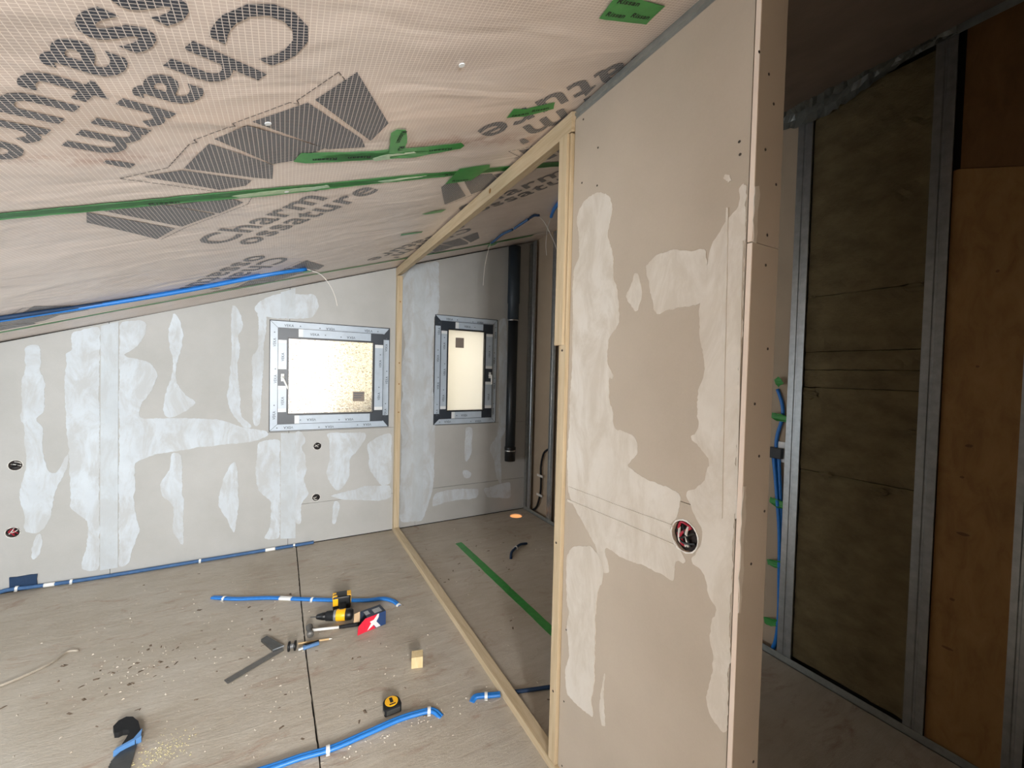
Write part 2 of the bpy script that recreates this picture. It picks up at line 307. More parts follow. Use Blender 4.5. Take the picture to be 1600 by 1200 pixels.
# ------------------------------------------------------------------ mesh helpers (all take world coordinates)
def link(name, verts, faces, mat, parent=None, smooth=False, kind=None):
    me = bpy.data.meshes.new(name)
    vs = [Vector(v) for v in verts]
    lo = Vector((min(v.x for v in vs), min(v.y for v in vs), min(v.z for v in vs)))
    hi = Vector((max(v.x for v in vs), max(v.y for v in vs), max(v.z for v in vs)))
    base = Vector(((lo.x+hi.x)/2, (lo.y+hi.y)/2, lo.z))
    me.from_pydata([v-base for v in vs], [], faces)
    bm = bmesh.new(); bm.from_mesh(me); bmesh.ops.recalc_face_normals(bm, faces=bm.faces); bm.to_mesh(me); bm.free()
    me.materials.append(MATS[mat])
    if smooth:
        for p in me.polygons: p.use_smooth = True
    o = bpy.data.objects.new(name, me); COL.objects.link(o)
    W = Matrix.Translation(base)
    if parent is not None:
        o.parent = parent
        o.matrix_parent_inverse = WORLD[parent.name].inverted()
    o.location = base
    WORLD[o.name] = W
    if kind: o['kind'] = kind
    return o
WORLD = {}
def thing(name, loc, label, cat, group=None):
    o = bpy.data.objects.new(name, None); COL.objects.link(o); o.location = loc; o.empty_display_size = 0.05
    WORLD[o.name] = Matrix.Translation(Vector(loc))
    o['label'] = label; o['category'] = cat
    if group: o['group'] = group
    return o
def tag(o, label, cat, group=None):
    o['label'] = label; o['category'] = cat
    if group: o['group'] = group
    return o
def structure(o, label=None):
    o['kind'] = 'structure'
    if label: o['label'] = label
    return o

class Shape:
    def __init__(self): self.v = []; self.f = []
    def add(self, vs, fs):
        n = len(self.v); self.v += [tuple(v) for v in vs]; self.f += [tuple(i+n for i in f) for f in fs]; return self
    def box(self, lo, hi, bevel=0.0, M=None):
        bm = bmesh.new(); bmesh.ops.create_cube(bm, size=1)
        for v in bm.verts:
            v.co = Vector([(lo[i]+hi[i])/2 + v.co[i]*(hi[i]-lo[i]) for i in range(3)])
        if bevel: bmesh.ops.bevel(bm, geom=bm.edges[:], offset=bevel, segments=2, affect='EDGES', profile=0.6)
        return self.bm(bm, M)
    def bm(self, bm, M=None):
        if M is not None: bmesh.ops.transform(bm, matrix=M, verts=bm.verts)
        bm.verts.index_update()
        self.add([v.co[:] for v in bm.verts], [[v.index for v in f.verts] for f in bm.faces]); bm.free(); return self
    def tube(self, pts, r, seg=10, caps=True):
        pts = [Vector(p) for p in pts]; n = len(pts); rings = []
        rr = r if isinstance(r, (list, tuple)) else [r]*n
        up = None
        for i, p in enumerate(pts):
            t = (pts[min(i+1, n-1)]-pts[max(i-1, 0)]).normalized()
            if up is None:
                up = Vector((0, 0, 1)) if abs(t.z) < 0.9 else Vector((1, 0, 0))
            a = t.cross(up).normalized(); up = a.cross(t).normalized()
            rings.append([p + rr[i]*(math.cos(2*math.pi*k/seg)*a + math.sin(2*math.pi*k/seg)*up) for k in range(seg)])
        vs = [v for ring in rings for v in ring]; fs = []
        for i in range(n-1):
            for k in range(seg):
                k2 = (k+1) % seg
                fs.append((i*seg+k, i*seg+k2, (i+1)*seg+k2, (i+1)*seg+k))
        if caps: fs.append(tuple(range(seg))); fs.append(tuple((n-1)*seg+k for k in range(seg)))
        return self.add(vs, fs)
    def lathe(self, prof, p0, axis, seg=20, caps=True):
        a = Vector(axis).normalized(); p0 = Vector(p0)
        return self.tube_profile([(p0+a*s, r) for s, r in prof], a, seg, caps)
    def tube_profile(self, rings, a, seg, caps):
        u = a.cross(Vector((0, 0, 1)) if abs(a.z) < 0.9 else Vector((1, 0, 0))).normalized(); v = a.cross(u)
        vs = []; fs = []
        for c, r in rings:
            vs += [c + r*(math.cos(2*math.pi*k/seg)*u+math.sin(2*math.pi*k/seg)*v) for k in range(seg)]
        for i in range(len(rings)-1):
            for k in range(seg):
                k2 = (k+1) % seg; fs.append((i*seg+k, i*seg+k2, (i+1)*seg+k2, (i+1)*seg+k))
        if caps: fs.append(tuple(range(seg))); fs.append(tuple((len(rings)-1)*seg+k for k in range(seg)))
        return self.add(vs, fs)
    def plate(self, outer, to3, t0, t1, holes=()):
        """flat polygon with holes; to3(a, b, offset) gives the point on its surface"""
        loops = [list(outer)]+[list(h) for h in holes]
        flat2 = [p for lp in loops for p in lp]; n = len(flat2)
        tris = tessellate_polygon([[Vector((p[0], p[1], 0)) for p in lp] for lp in loops])
        vs = [to3(p[0], p[1], t1) for p in flat2]+[to3(p[0], p[1], t0) for p in flat2]
        fs = [tuple(t) for t in tris]+[tuple(i+n for i in reversed(t)) for t in tris]
        k = 0
        for lp in loops:
            m = len(lp)
            for i in range(m):
                j = (i+1) % m; fs.append((k+i, k+j, k+j+n, k+i+n))
            k += m
        return self.add(vs, fs)
    def skin(self, outer, to3, off):
        tris = tessellate_polygon([[Vector((p[0], p[1], 0)) for p in outer]])
        return self.add([to3(p[0], p[1], off) for p in outer], [tuple(t) for t in tris])
    def out(self, name, mat, parent=None, smooth=False, kind=None):
        return link(name, self.v, self.f, mat, parent, smooth, kind)

def on_back(x, z, o): return (x, D-o, z)
def on_mid(y, z, o): return (PX-o, y, z)
def on_right(y, z, o): return (W2-o, y, z)
def on_floor(x, y, o): return (x, y, o)
def on_film(x, y, o): return (x, y, film_z(x, y)-o)
def on_end(x, z, o): return (x, 0.556-o, z)
def rect(x0, x1, z0, z1): return [(x0, z0), (x1, z0), (x1, z1), (x0, z1)]
def circle(x, z, r, n=20, jit=0.0):
    return [(x+(r*(1+random.uniform(-jit, jit)))*math.cos(2*math.pi*i/n), z+(r*(1+random.uniform(-jit, jit)))*math.sin(2*math.pi*i/n)) for i in range(n)]
def rough(poly, step=0.012, amp=0.0045, seed=0):
    rnd = random.Random(seed); res = []; m = len(poly); walk = 0
    for i in range(m):
        a = Vector(poly[i]); b = Vector(poly[(i+1) % m]); d = b-a; L = d.length
        n = max(1, int(L/step)); nrm = Vector((d.y, -d.x)).normalized() if L > 0 else Vector((0, 0))
        for k in range(n):
            walk = 0.6*walk + rnd.uniform(-1, 1)*0.7
            low = math.sin(len(res)*0.21+seed)+0.6*math.sin(len(res)*0.083+2*seed)
            res.append(tuple(a+d*(k/n)+nrm*amp*(walk+0.5*low)))
    return res
def soften(poly, it=2, cap=0.022):
    P = [Vector(p) for p in poly]
    for _ in range(it):
        Q = []
        for i in range(len(P)):
            a, b = P[i], P[(i+1) % len(P)]; d = b-a; L = d.length
            if L < 1e-6: continue
            c = min(0.25*L, cap)/L
            Q += [a+d*c, b-d*c]
        P = Q
    return [tuple(p) for p in P]
def smooth_path(pts, n=6):
    P = [Vector(p) for p in pts]; res = []
    for i in range(len(P)-1):
        p0 = P[max(i-1, 0)]; p1 = P[i]; p2 = P[i+1]; p3 = P[min(i+2, len(P)-1)]
        for k in range(n):
            t = k/n
            res.append(0.5*((2*p1)+(p2-p0)*t+(2*p0-5*p1+4*p2-p3)*t*t+(3*p1-p0-3*p2+p3)*t**3))
    res.append(P[-1]); return res
def subdivide_to(sh, size, remap=None):
    """split long edges so that a plate can follow a gently sagging surface"""
    bm = bmesh.new()
    vs = [bm.verts.new(v) for v in sh.v]
    for f in sh.f:
        try: bm.faces.new([vs[i] for i in f])
        except ValueError: pass
    bmesh.ops.triangulate(bm, faces=bm.faces[:])
    for _ in range(4):
        es = [e for e in bm.edges if e.calc_length() > size]
        if not es: break
        bmesh.ops.subdivide_edges(bm, edges=es, cuts=1)
        bmesh.ops.triangulate(bm, faces=[f for f in bm.faces if len(f.verts) > 3])
    s = Shape()
    return s.bm(bm)

_text_cache = {}
def glyphs(body, bold=0.0):
    key = (body, bold)
    if key in _text_cache: return _text_cache[key]
    cu = bpy.data.curves.new('lettering_source', 'FONT'); cu.body = body; cu.size = 1.0
    cu.space_character = 1.10; cu.fill_mode = 'FRONT'; cu.resolution_u = 3; cu.offset = bold
    ob = bpy.data.objects.new('lettering_source', cu); COL.objects.link(ob)
    dg = bpy.context.evaluated_depsgraph_get(); dg.update()
    me = ob.evaluated_get(dg).to_mesh()
    vs = [(v.co.x, v.co.y) for v in me.vertices]; fs = [tuple(p.vertices) for p in me.polygons]
    ob.evaluated_get(dg).to_mesh_clear()
    bpy.data.objects.remove(ob); bpy.data.curves.remove(cu)
    _text_cache[key] = (vs, fs); return vs, fs
_xv = glyphs('x')[0]; XH = max(v[1] for v in _xv)
_cv = glyphs('E')[0]; CAPH = max(v[1] for v in _cv)
def lettering(body, origin, r, u, width, sy, to3, off, mat, parent, name='lettering', bold=0.02):
    vs, fs = glyphs(body, bold)
    x0 = min(v[0] for v in vs); x1 = max(v[0] for v in vs); sx = width/(x1-x0)
    P = []
    for a, b in vs:
        s = (a-x0)*sx; t = b*sy
        P.append(to3(origin[0]+r[0]*s+u[0]*t, origin[1]+r[1]*s+u[1]*t, off))
    return link(name, P, fs, mat, parent)

# ================================================================== SETTING
# ---- floor: base slab and two chipboard panels with an open joint
fl = Shape().box((XL-0.1, -2.9, -0.10), (XR, D+0.25, -0.034)).out('floor', 'dark_gap'); structure(fl, 'dusty chipboard floor with a dark joint running to the window wall')
hole = circle(2.205, 3.80, 0.068, 24)
jl = [(0.131, -2.9), (0.131, 1.75), (0.112, 2.4), (0.104, 3.0), (0.096, D+0.0)]
rnd = random.Random(3)
def jag(pts, side):
    res = []
    for (x0, y0), (x1, y1) in zip(pts[:-1], pts[1:]):
        n = max(1, int((y1-y0)/0.02))
        for k in range(n):
            t = k/n; res.append((x0+(x1-x0)*t+side+rnd.uniform(-.0012, .0012), y0+(y1-y0)*t))
    res.append((pts[-1][0]+side, pts[-1][1])); return res
lj = jag(jl, -0.0038); rj = jag(jl, 0.0038)
Shape().plate([(XL-0.1, D), (XL-0.1, -2.9)]+lj, on_floor, -0.032, 0.0).out('floor_panel', 'floor_chipboard', fl)
Shape().plate([(XR, -2.9), (XR, D)]+rj[::-1], on_floor, -0.032, 0.0, [hole]).out('floor_panel', 'floor_chipboard', fl)
glow = Shape().lathe([(0, 0.064), (0.004, 0.064)], (2.205, 3.80, -0.012), (0, 0, 1), 24).out('lit_floor_opening', 'hole_glow')
Shape().lathe([(0, 0.0675), (0.021, 0.0675)], (2.205, 3.80, -0.033), (0, 0, 1), 24).out('hole_lining', 'white_plastic', glow)
tag(glow, 'round floor hole with orange disc glowing for the room below, at the far corner', 'floor hole')

# ---- ceiling: roof slab and printed vapour membrane sheets
sl = Shape()
xs = (XL-0.2, XR+0.2)
v = []
for yy in (-2.95, D+0.3):
    for x in xs:
        v += [(x, yy, ceil_z(x)+0.03), (x, yy, ceil_z(x)+0.25)]
sl.add(v, [(0, 2, 3, 1), (4, 5, 7, 6), (0, 4, 6, 2), (1, 3, 7, 5), (0, 1, 5, 4), (2, 6, 7, 3)])
ceiling = structure(sl.out('ceiling', 'wall_plain'), 'sloping ceiling lined with printed vapour membrane')
def sheet(y0, y1, off, x0=XL, x1=XR):
    nx, ny = 60, max(4, int((y1-y0)/0.06)); vs = []; fs = []
    for j in range(ny+1):
        for i in range(nx+1):
            x = x0+(x1-x0)*i/nx; y = y0+(y1-y0)*j/ny
            vs.append((x, y, film_z(x, y)-off))
    for j in range(ny):
        for i in range(nx):
            a = j*(nx+1)+i; fs.append((a, a+1, a+nx+2, a+nx+1))
    s = Shape().add(vs, fs)
    o = s.out('membrane_sheet', 'membrane_film', ceiling, True)
    md = o.modifiers.new('thickness', 'SOLIDIFY'); md.thickness = 0.0006; md.offset = 0
    return o
sheet(-2.85, 1.80, 0.0015)
sheet(1.75, 3.63, 0.0)
sheet(3.58, D-0.002, 0.0015)

mottled('deck_board', srgb(112, 98, 88), srgb(132, 117, 105), 4, 0.8)
Shape().plate([(1.045, -0.8), (W2-0.03, -0.8), (W2-0.03, 1.55), (1.045, 1.55)], lambda x, y, o: (x, y, ceil_z(x)-o), 0.008, 0.020).out('deck_board', 'deck_board', ceiling)
# printed motif: two lines of lettering and a fan of five slanted panels
RA = Vector((-0.622, 0.783)); UA = Vector((0.783, 0.622))
RB = Vector((0.64, -0.768)); UB = Vector((-0.768, -0.64))
LOGO = [[(0.147, 1.071), (0.274, 1.315), (0.241, 1.429), (0.062, 1.187)],
        [(0.046, 1.199), (0.211, 1.412), (0.231, 1.473), (0.115, 1.475), (-0.081, 1.289)],
        [(-0.092, 1.308), (0.108, 1.467), (0.017, 1.547), (-0.041, 1.562), (-0.172, 1.379)],
        [(-0.187, 1.405), (-0.038, 1.571), (-0.044, 1.674), (-0.097, 1.654), (-0.267, 1.551)],
        [(-0.274, 1.564), (-0.104, 1.674), (-0.125, 1.712), (-0.201, 1.726), (-0.369, 1.585)]]
LOGO_B = [[(-0.558, 1.818), (-0.588, 1.915), (-0.467, 2.203), (-0.387, 2.092)],
          [(-0.529, 1.802), (-0.363, 2.075), (-0.241, 1.962), (-0.367, 1.813)],
          [(-0.353, 1.828), (-0.227, 1.955), (-0.143, 1.864), (-0.183, 1.805)]]
DASH = [(0.123, 1.101), (0.106, 1.073), (0.021, 1.19), (0.027, 1.207), (0.005, 1.199), (-0.124, 1.298), (-0.119, 1.312), (-0.138, 1.319), (-0.217, 1.381), (-0.212, 1.395), (-0.23, 1.404), (-0.302, 1.541), (-0.32, 1.548), (-0.418, 1.588), (-0.213, 1.738)]
def dashes(pts, dx, dy, off):
    s = Shape()
    for a, b in zip(pts[:-1], pts[1:]):
        a = Vector(a)+Vector((dx, dy)); b = Vector(b)+Vector((dx, dy)); d = b-a; L = d.length
        if L < 0.004: continue
        t = d/L; n = Vector((-t.y, t.x))*0.0011; k = 0.0
        while k < L:
            e = min(L, k+0.014); p = a+t*k; q = a+t*e
            s.plate([tuple(p-n), tuple(q-n), tuple(q+n), tuple(p+n)], on_film, off-0.0003, off)
            k += 0.019
    return s
def motif_a(dx, dy, off, logo=True, text=True, clip=99):
    d = Vector((dx, dy))
    if text:
        lettering("Charm'", Vector((-0.044, 0.856))+d, RA, UA, 0.735, 0.094/XH, on_film, off, 'membrane_print', ceiling, 'printed_lettering', 0.017)
        lettering("ossature", Vector((-0.130, 0.743))+d, RA, UA, 0.84, 0.092/XH, on_film, off, 'membrane_print', ceiling, 'printed_lettering', 0.017)
    if logo:
        for p in LOGO:
            q = [(a+dx, min(b+dy, clip)) for a, b in p]
            sh = subdivide_to(Shape().skin(q, on_film, off), 0.06)
            sh.v = [(x, y, film_z(x, y)-off) for x, y, z in sh.v]
            sh.out('printed_panel', 'membrane_print', ceiling)
        dashes(DASH, dx, dy, off).out('printed_outline', 'membrane_dash', ceiling, kind='stuff')
def motif_b(dx, off, logo=True):
    d = Vector((dx, 0))
    lettering("Charm'", Vector((-0.262, 2.400))+d, RB, UB, 0.70, 0.090/XH, on_film, off, 'membrane_print', ceiling, 'printed_lettering', 0.017)
    lettering("ossature", Vector((-0.150, 2.475))+d, RB, UB, 0.79, 0.086/XH, on_film, off, 'membrane_print', ceiling, 'printed_lettering', 0.017)
    for p in LOGO_B:
        sh = subdivide_to(Shape().skin([(a+dx, b) for a, b in p], on_film, off), 0.06)
        sh.v = [(x, y, film_z(x, y)-off) for x, y, z in sh.v]
        sh.out('printed_panel', 'membrane_print', ceiling)
    dashes([(-0.455, 2.215), (-0.36, 2.1), (-0.13, 1.885), (-0.11, 1.81)], dx, 0, off).out('printed_outline', 'membrane_dash', ceiling, kind='stuff')
PER = 1.248
motif_a(0, 0, 0.0036)
motif_a(-PER, 0.0, 0.0036)
motif_a(PER, -0.02, 0.0036)
for k in (-1, 0, 1): motif_b(PER*k-0.01*k, 0.0021)
motif_a(-PER-0.03, 1.97, 0.0021, clip=3.575)
motif_a(-0.03, 1.97, 0.0021, clip=3.575)
motif_a(PER-0.05, 1.97, 0.0021, clip=3.575)
for px, py in ((0.0, 1.79), (-0.045, 1.30), (0.40, 1.03)):     # staple washers
    Shape().plate(circle(px, py, 0.008, 12), on_film, 0.003, 0.006).out('washer', 'film_tab', ceiling)

# ---- window wall
wb = Shape().plate([(XL-0.1, -0.03), (XR, -0.03), (XR, ceil_z(XR)+0.03), (XL-0.1, ceil_z(XL-0.1)+0.03)], lambda x, z, o: (x, D+0.014+o, z), 0.0, 0.26,
                   [rect(-0.112, 0.866, 1.012, 1.944), rect(1.312, 2.013, 1.008, 2.119)]).out('wall_back', 'dark_gap')
structure(wb, 'window wall of grey plasterboard with white filler on the joints')
def TZ(x): return ceil_z(x)-0.006
SOCK = [(-1.57, 0.855), (-1.585, 0.404), (0.255, 0.862), (0.249, 0.405)]
def board(poly, holes=()):
    Shape().plate(poly, on_back, -0.013, 0.0, holes).out('plasterboard', 'board_grey', wb)
board([(XL-0.1, 0.008), (-1.1065, 0.008), (-1.1065, TZ(-1.1065)), (XL-0.1, TZ(XL-0.1))], [circle(*SOCK[0], 0.036, 18, .06), circle(*SOCK[1], 0.036, 18, .06)])
board(rect(-1.1035, 0.03, 0.008, 1.0))
board([(-1.1035, 1.003), (0.03, 1.003), (0.03, 1.008), (-0.117, 1.008), (-0.117, 1.949), (0.03, 1.949), (0.03, TZ(0.03)), (-1.1035, TZ(-1.1035))])
board(rect(0.033, 1.14, 0.008, 0.358))
board(rect(0.033, 1.14, 0.361, 1.0), [circle(*SOCK[2], 0.034, 18, .06), circle(*SOCK[3], 0.034, 18, .06)])
board([(0.033, 1.003), (1.14, 1.003), (1.14, TZ(1.14)), (0.033, TZ(0.033)), (0.033, 1.949), (0.87, 1.949), (0.87, 1.008), (0.033, 1.008)])
board(rect(1.143, 2.45, 0.008, 0.358)); board(rect(1.143, 2.45, 0.361, 1.0))
board([(1.143, 1.003), (2.45, 1.003), (2.45, TZ(2.45)), (1.143, TZ(1.143))], [rect(1.308, 2.017, 1.0045, 2.123)])
for i, p in enumerate(T['back_plaster']):
    p = [(x, min(z, TZ(x)-0.004)) for x, z in p]
    Shape().plate(rough(soften(p), 0.010, 0.0042, i), on_back, 0.0, 0.0012+0.00012*(i % 5)).out('filler_patch', 'plaster_white', wb)
for i, p in enumerate(T['back_band']):
    p = [(x, min(z, TZ(x)-0.004)) for x, z in p]
    Shape().plate(rough(p, 0.05, 0.0006, i), on_back, 0.0, 0.0022).out('joint_tape_band', 'plaster_band', wb)

# ---- middle partition (boarded part beside the open timber frame)
ZT = ceil_z(PX)
Y0, Y1 = 0.572, 1.240
mid = Shape().box((PX+0.014, Y0+0.004, 0.0), (1.018, Y1-0.002, ZT-0.05)).out('wall_middle', 'dark_gap')
structure(mid, 'half built partition of beige plasterboard beside the timber frame')
PSOCK = (0.711, 1.126)
Shape().plate([(Y0+0.002, 0.004), (Y1, 0.004), (Y1, 1.214), (Y0+0.002, 1.214-0.0)], on_mid, -0.0125, 0.0, [circle(*PSOCK, 0.041, 26, .05)]).out('plasterboard', 'board_beige', mid)
Shape().plate([(Y0+0.002, 1.216), (Y1, 1.216), (Y1, ZT-0.044), (Y0+0.002, ZT-0.044)], on_mid, -0.0125, 0.0).out('plasterboard', 'board_beige', mid)
Shape().plate(rect(Y0, Y1, 0.004, ZT-0.05), lambda y, z, o: (1.0315-o, y, z), 0.0, 0.0125).out('plasterboard', 'board_brown', mid)
# end board over the stud, in two lengths, its cut edge towards the room
for z0, z1 in ((0.004, 1.861), (1.8635, ceil_z(0.98)-0.04)):
    Shape().plate(rough(rect(PX-0.004, 1.034, z0, z1), 0.03, 0.0009, int(z0)), lambda x, z, o: (x, 0.556+o, z), 0.0, 0.0125).out('end_board', 'board_beige', mid)
    Shape().plate([(0.5565, z0+0.001), (0.568, z0+0.001), (0.568, z1-0.001), (0.5565, z1-0.001)], on_mid, 0.003, 0.0062).out('gypsum_edge', 'gypsum_core', mid)
for i, p in enumerate(T['part_plaster']):
    p = [(max(y, Y0+0.004), min(z, ZT-0.05)) for y, z in p]
    Shape().plate(rough(soften(p, 2, 0.012), 0.006, 0.0032, 40+i), on_mid, 0.0, 0.0010+0.0002*(i % 5)).out('filler_patch', 'plaster_cream', mid)
for i, p in enumerate(T['part_ridge']):
    Shape().plate(rough(p, 0.02, 0.0006, 60+i), on_mid, 0.0, 0.0036).out('filler_ridge', 'plaster_cream', mid)
for (y, z) in T['part_screws']:
    Shape().plate(circle(y, z, 0.0034, 10), on_mid, 0.0, 0.0008).out('screw', 'screw_dark', mid)
for (x, z) in T['end_screws']:
    if z < 2.45: Shape().plate(circle(min(x, 1.025), z, 0.0034, 10), on_end, 0.0, 0.0008).out('screw', 'screw_dark', mid)
# filler blobs over the outer corner
for i, (z0, z1, wv) in enumerate(((1.86, 1.985, 0.005), (1.0, 1.30, 0.001))):
    Shape().plate(rough(rect(PX-0.006, PX+0.004+wv, z0, z1), 0.012, 0.004, 80+i), on_end, 0.0, 0.0016).out('corner_filler', 'plaster_cream', mid)
# head track: folded galvanised channel under the membrane
prof = [(0.000, -0.050), (0.000, -0.030), (-0.006, -0.026), (-0.006, -0.018), (0.000, -0.014), (0.000, -0.003), (0.098, -0.003), (0.098, -0.05), (0.096, -0.05), (0.096, -0.005), (0.002, -0.005), (0.002, -0.05)]
Shape().plate(prof, lambda a, b, o: (PX+0.004+a, 0.56+o, ZT+b+CB*a*0.9), 0.0, 0.70).out('head_track', 'track_grey', mid)

# ---- right wall: open metal studs, insulation, boards
wr = Shape().plate([(-0.9, -0.02), (D, -0.02), (D, ceil_z(2.46)), (-0.9, ceil_z(2.46))], lambda y, z, o: (2.462+o, y, z), 0.0, 0.1).out('wall_right', 'dark_gap')
structure(wr, 'unfinished right wall of metal studs, insulation and bare boards')
ZR = ceil_z(2.40)
def stud(y0, y1, z1=None, x0=W2, mat='galvanised'):
    z1 = z1 or ZR-0.02
    t = 0.0022; yc = (y0+y1)/2; d = 0.052
    prof = [(x0, y0), (x0, yc-0.006), (x0+0.003, yc-0.003), (x0+0.003, yc+0.003), (x0, yc+0.006), (x0, y1), (x0+d, y1), (x0+d, y1-t), (x0+t, y1-t), (x0+t+0.003, yc+0.003), (x0+t+0.003, yc-0.003), (x0+t, y0+t), (x0+0.012, y0+t), (x0+0.012, y0)]
    return Shape().plate(prof, on_floor, 0.003, z1).out('stud', mat, wr)
stud(1.142, 1.212, 3.035); stud(0.618, 0.684); stud(0.352, 0.402); stud(3.425, 3.505); stud(3.835, 3.895); stud(2.70, 2.76); stud(1.95, 2.01)
stud(-0.25, -0.19); stud(-0.88, -0.82)
for y0, y1 in ((1.21, 2.0), (2.0, 2.75), (2.75, 3.5), (3.5, D-0.005)):
    Shape().plate(rect(y0+0.002, y1-0.002, 0.01, ZR+0.02), on_right, -0.060, -0.048).out('plasterboard', 'board_brown', wr)
Shape().plate(rect(D-0.045, D-0.002, 0.01, ZR-0.03), on_right, -0.02, 0.0).out('corner_channel', 'track_grey', wr)
Shape().box((W2-0.004, -0.9, 0.0), (W2+0.055, D-0.01, 0.004)).box((W2-0.004, -0.9, 0.0), (W2-0.002, D-0.01, 0.040)).out('floor_track', 'track_grey', wr)
Shape().box((W2-0.004, -0.9, ZR-0.05), (W2-0.002, 1.30, ZR-0.004)).out('head_track', 'track_grey', wr)
# mineral wool batts between the studs, ragged edges
zs = [0.045, 1.074, 1.512, 1.603, 1.697, 1.984, ZR-0.06]
def batt(y0, y1, z0, z1, seed):
    rn = random.Random(seed); ny = 16; nz = max(2, int((z1-z0)/0.03)); vs = []; fs = []
    ph = rn.uniform(0, 6)
    for j in range(nz+1):
        for i in range(ny+1):
            edge = 1.0 if (j in (0, nz)) else 0.0
            y = y0+(y1-y0)*i/ny; z = z0+(z1-z0)*j/nz
            if j == nz: z -= abs(rn.gauss(0, 0.002))
            if j == 0: z += abs(rn.gauss(0, 0.002))
            x = W2+0.016+0.001*math.sin(9*y+ph)+rn.gauss(0, 0.0016)+edge*0.005*rn.random()
            vs.append((x, y, z))
    for j in range(nz):
        for i in range(ny):
            a = j*(ny+1)+i; fs.append((a, a+1, a+ny+2, a+ny+1))
    n = len(vs)
    vs += [(W2+0.058, y0, z0), (W2+0.058, y1, z0), (W2+0.058, y1, z1), (W2+0.058, y0, z1)]
    c = [0, ny, n-1, n-1-ny]
    bot = list(range(0, ny+1)); top = list(range(n-1-ny, n))
    fs += [tuple(bot)+(n+1, n), tuple(reversed(top))+(n+3, n+2), (n, n+1, n+2, n+3)]
    fs += [tuple(k*(ny+1) for k in range(nz+1))+(n+3, n), tuple(k*(ny+1)+ny for k in range(nz+1))+(n+2, n+1)]
    link('insulation_batt', vs, fs, 'insulation', wr)
for k in range(len(zs)-1): batt(0.686, 1.140, zs[k]+0.0005, zs[k+1]-0.0005, k)
for (y, z, s) in ((1.105, 1.47, 0.04), (1.115, 1.985, 0.015), (0.71, 1.965, 0.04), (0.70, 1.33, 0.025), (1.02, 1.07, 0.03), (0.80, 1.04, 0.035)):
    rn = random.Random(int(y*1000)); bm = bmesh.new(); bmesh.ops.create_icosphere(bm, subdivisions=2, radius=1)
    for vv in bm.verts: vv.co *= 1+rn.uniform(-.35, .35)
    Shape().bm(bm, Matrix.Translation((W2+0.012, y, z)) @ Matrix.Diagonal((0.010, s, s*0.5, 1))).out('wool_tuft', 'insulation', wr)
# wooden panel bay
Shape().plate([(0.404, 0.02), (0.616, 0.02), (0.616, 2.43), (0.600, 2.43), (0.404, 2.36)], on_right, -0.03, -0.012).out('wood_board', 'wood_panel', wr)
Shape().plate([(0.404, 2.362), (0.598, 2.432), (0.598, ZR-0.02), (0.404, ZR-0.02)], on_right, -0.036, -0.018).out('wood_board', 'wood_panel_dark', wr)
for y, z, a in ((0.52, 1.62, .5), (0.53, 1.30, 1), (0.545, 1.17, .6), (0.535, 0.94, 1.6), (0.555, 0.66, .7), (0.56, 0.45, 1.5), (0.48, 1.99, .5)):
    Shape().plate(rough([(y+math.cos(t*0.5236)*0.012*a, z+math.sin(t*0.5236)*0.006) for t in range(12)], 0.01, 0.002, int(z*100)), on_right, -0.0125, -0.0115).out('knot', 'wood_panel_dark', wr)
for y0, y1 in ((-0.2, 0.355), (-0.86, -0.24)):
    Shape().plate(rect(y0, y1, 0.02, ZR-0.02), on_right, -0.04, -0.02).out('insulation_batt', 'insulation', wr)  # unseen dark sheets added to cut bounce light in the corridor
# crumpled sealing strip under the ceiling
vs = []; fs = []; rn = random.Random(5)
N = 40
for i in range(N+1):
    y = 0.62+0.72*i/N
    for k, (dx, dz) in enumerate(((-0.09, -0.006), (-0.05, -0.014), (-0.012, -0.03), (-0.006, -0.055), (-0.004, -0.085))):
        vs.append((W2+dx+rn.uniform(-.007, .005), y+rn.uniform(-.006, .006), ceil_z(W2+dx)+dz+0.5*dz*math.sin(y*7)+rn.uniform(-.010, .004)))
for i in range(N):
    for k in range(4):
        a = i*5+k; fs.append((a, a+1, a+6, a+5))
link('sealing_strip', vs, fs, 'crumpled_foil', wr)

# ---- left and rear walls, outside the picture; doorway and windows added for the daylight
wl = Shape().box((XL-0.10, -2.9, 0.0), (XL-0.002, D, ceil_z(XL)-0.01)).out('wall_left', 'board_grey'); structure(wl)
wn = Shape().plate([(XL, 0), (-0.98, 0), (-0.98, 1.86), (0.25, 2.05), (0.25, 0), (W2+0.05, 0), (W2+0.05, TZ(W2+0.05)), (XL, TZ(XL))], lambda x, z, o: (x, -0.92+o, z), 0.0, 0.1).out('added_rear_wall', 'board_beige'); structure(wn)  # added wall; its doorway is placed to keep light off the end board
wj = Shape().box((PX, -0.82, 0.0), (1.03, 0.13, ceil_z(PX)-0.02)).out('added_jamb_wall', 'board_beige'); structure(wj)  # added unseen wall length, narrows the gap so the corridor stays darker
Shape().plate([(1.04, 0.005), (W2-0.02, 0.005), (W2-0.02, TZ(W2-0.02)-0.02), (1.04, TZ(1.04)-0.02)], lambda x, z, o: (x, -0.82+o, z), 0.0, 0.05).out('insulation_batt', 'insulation', wn)  # unseen sheet added to darken the corridor end
we = Shape().box((XL, -2.95, 0.0), (XR, -2.85, 2.0)).out('wall_entry', 'wall_plain'); structure(we)
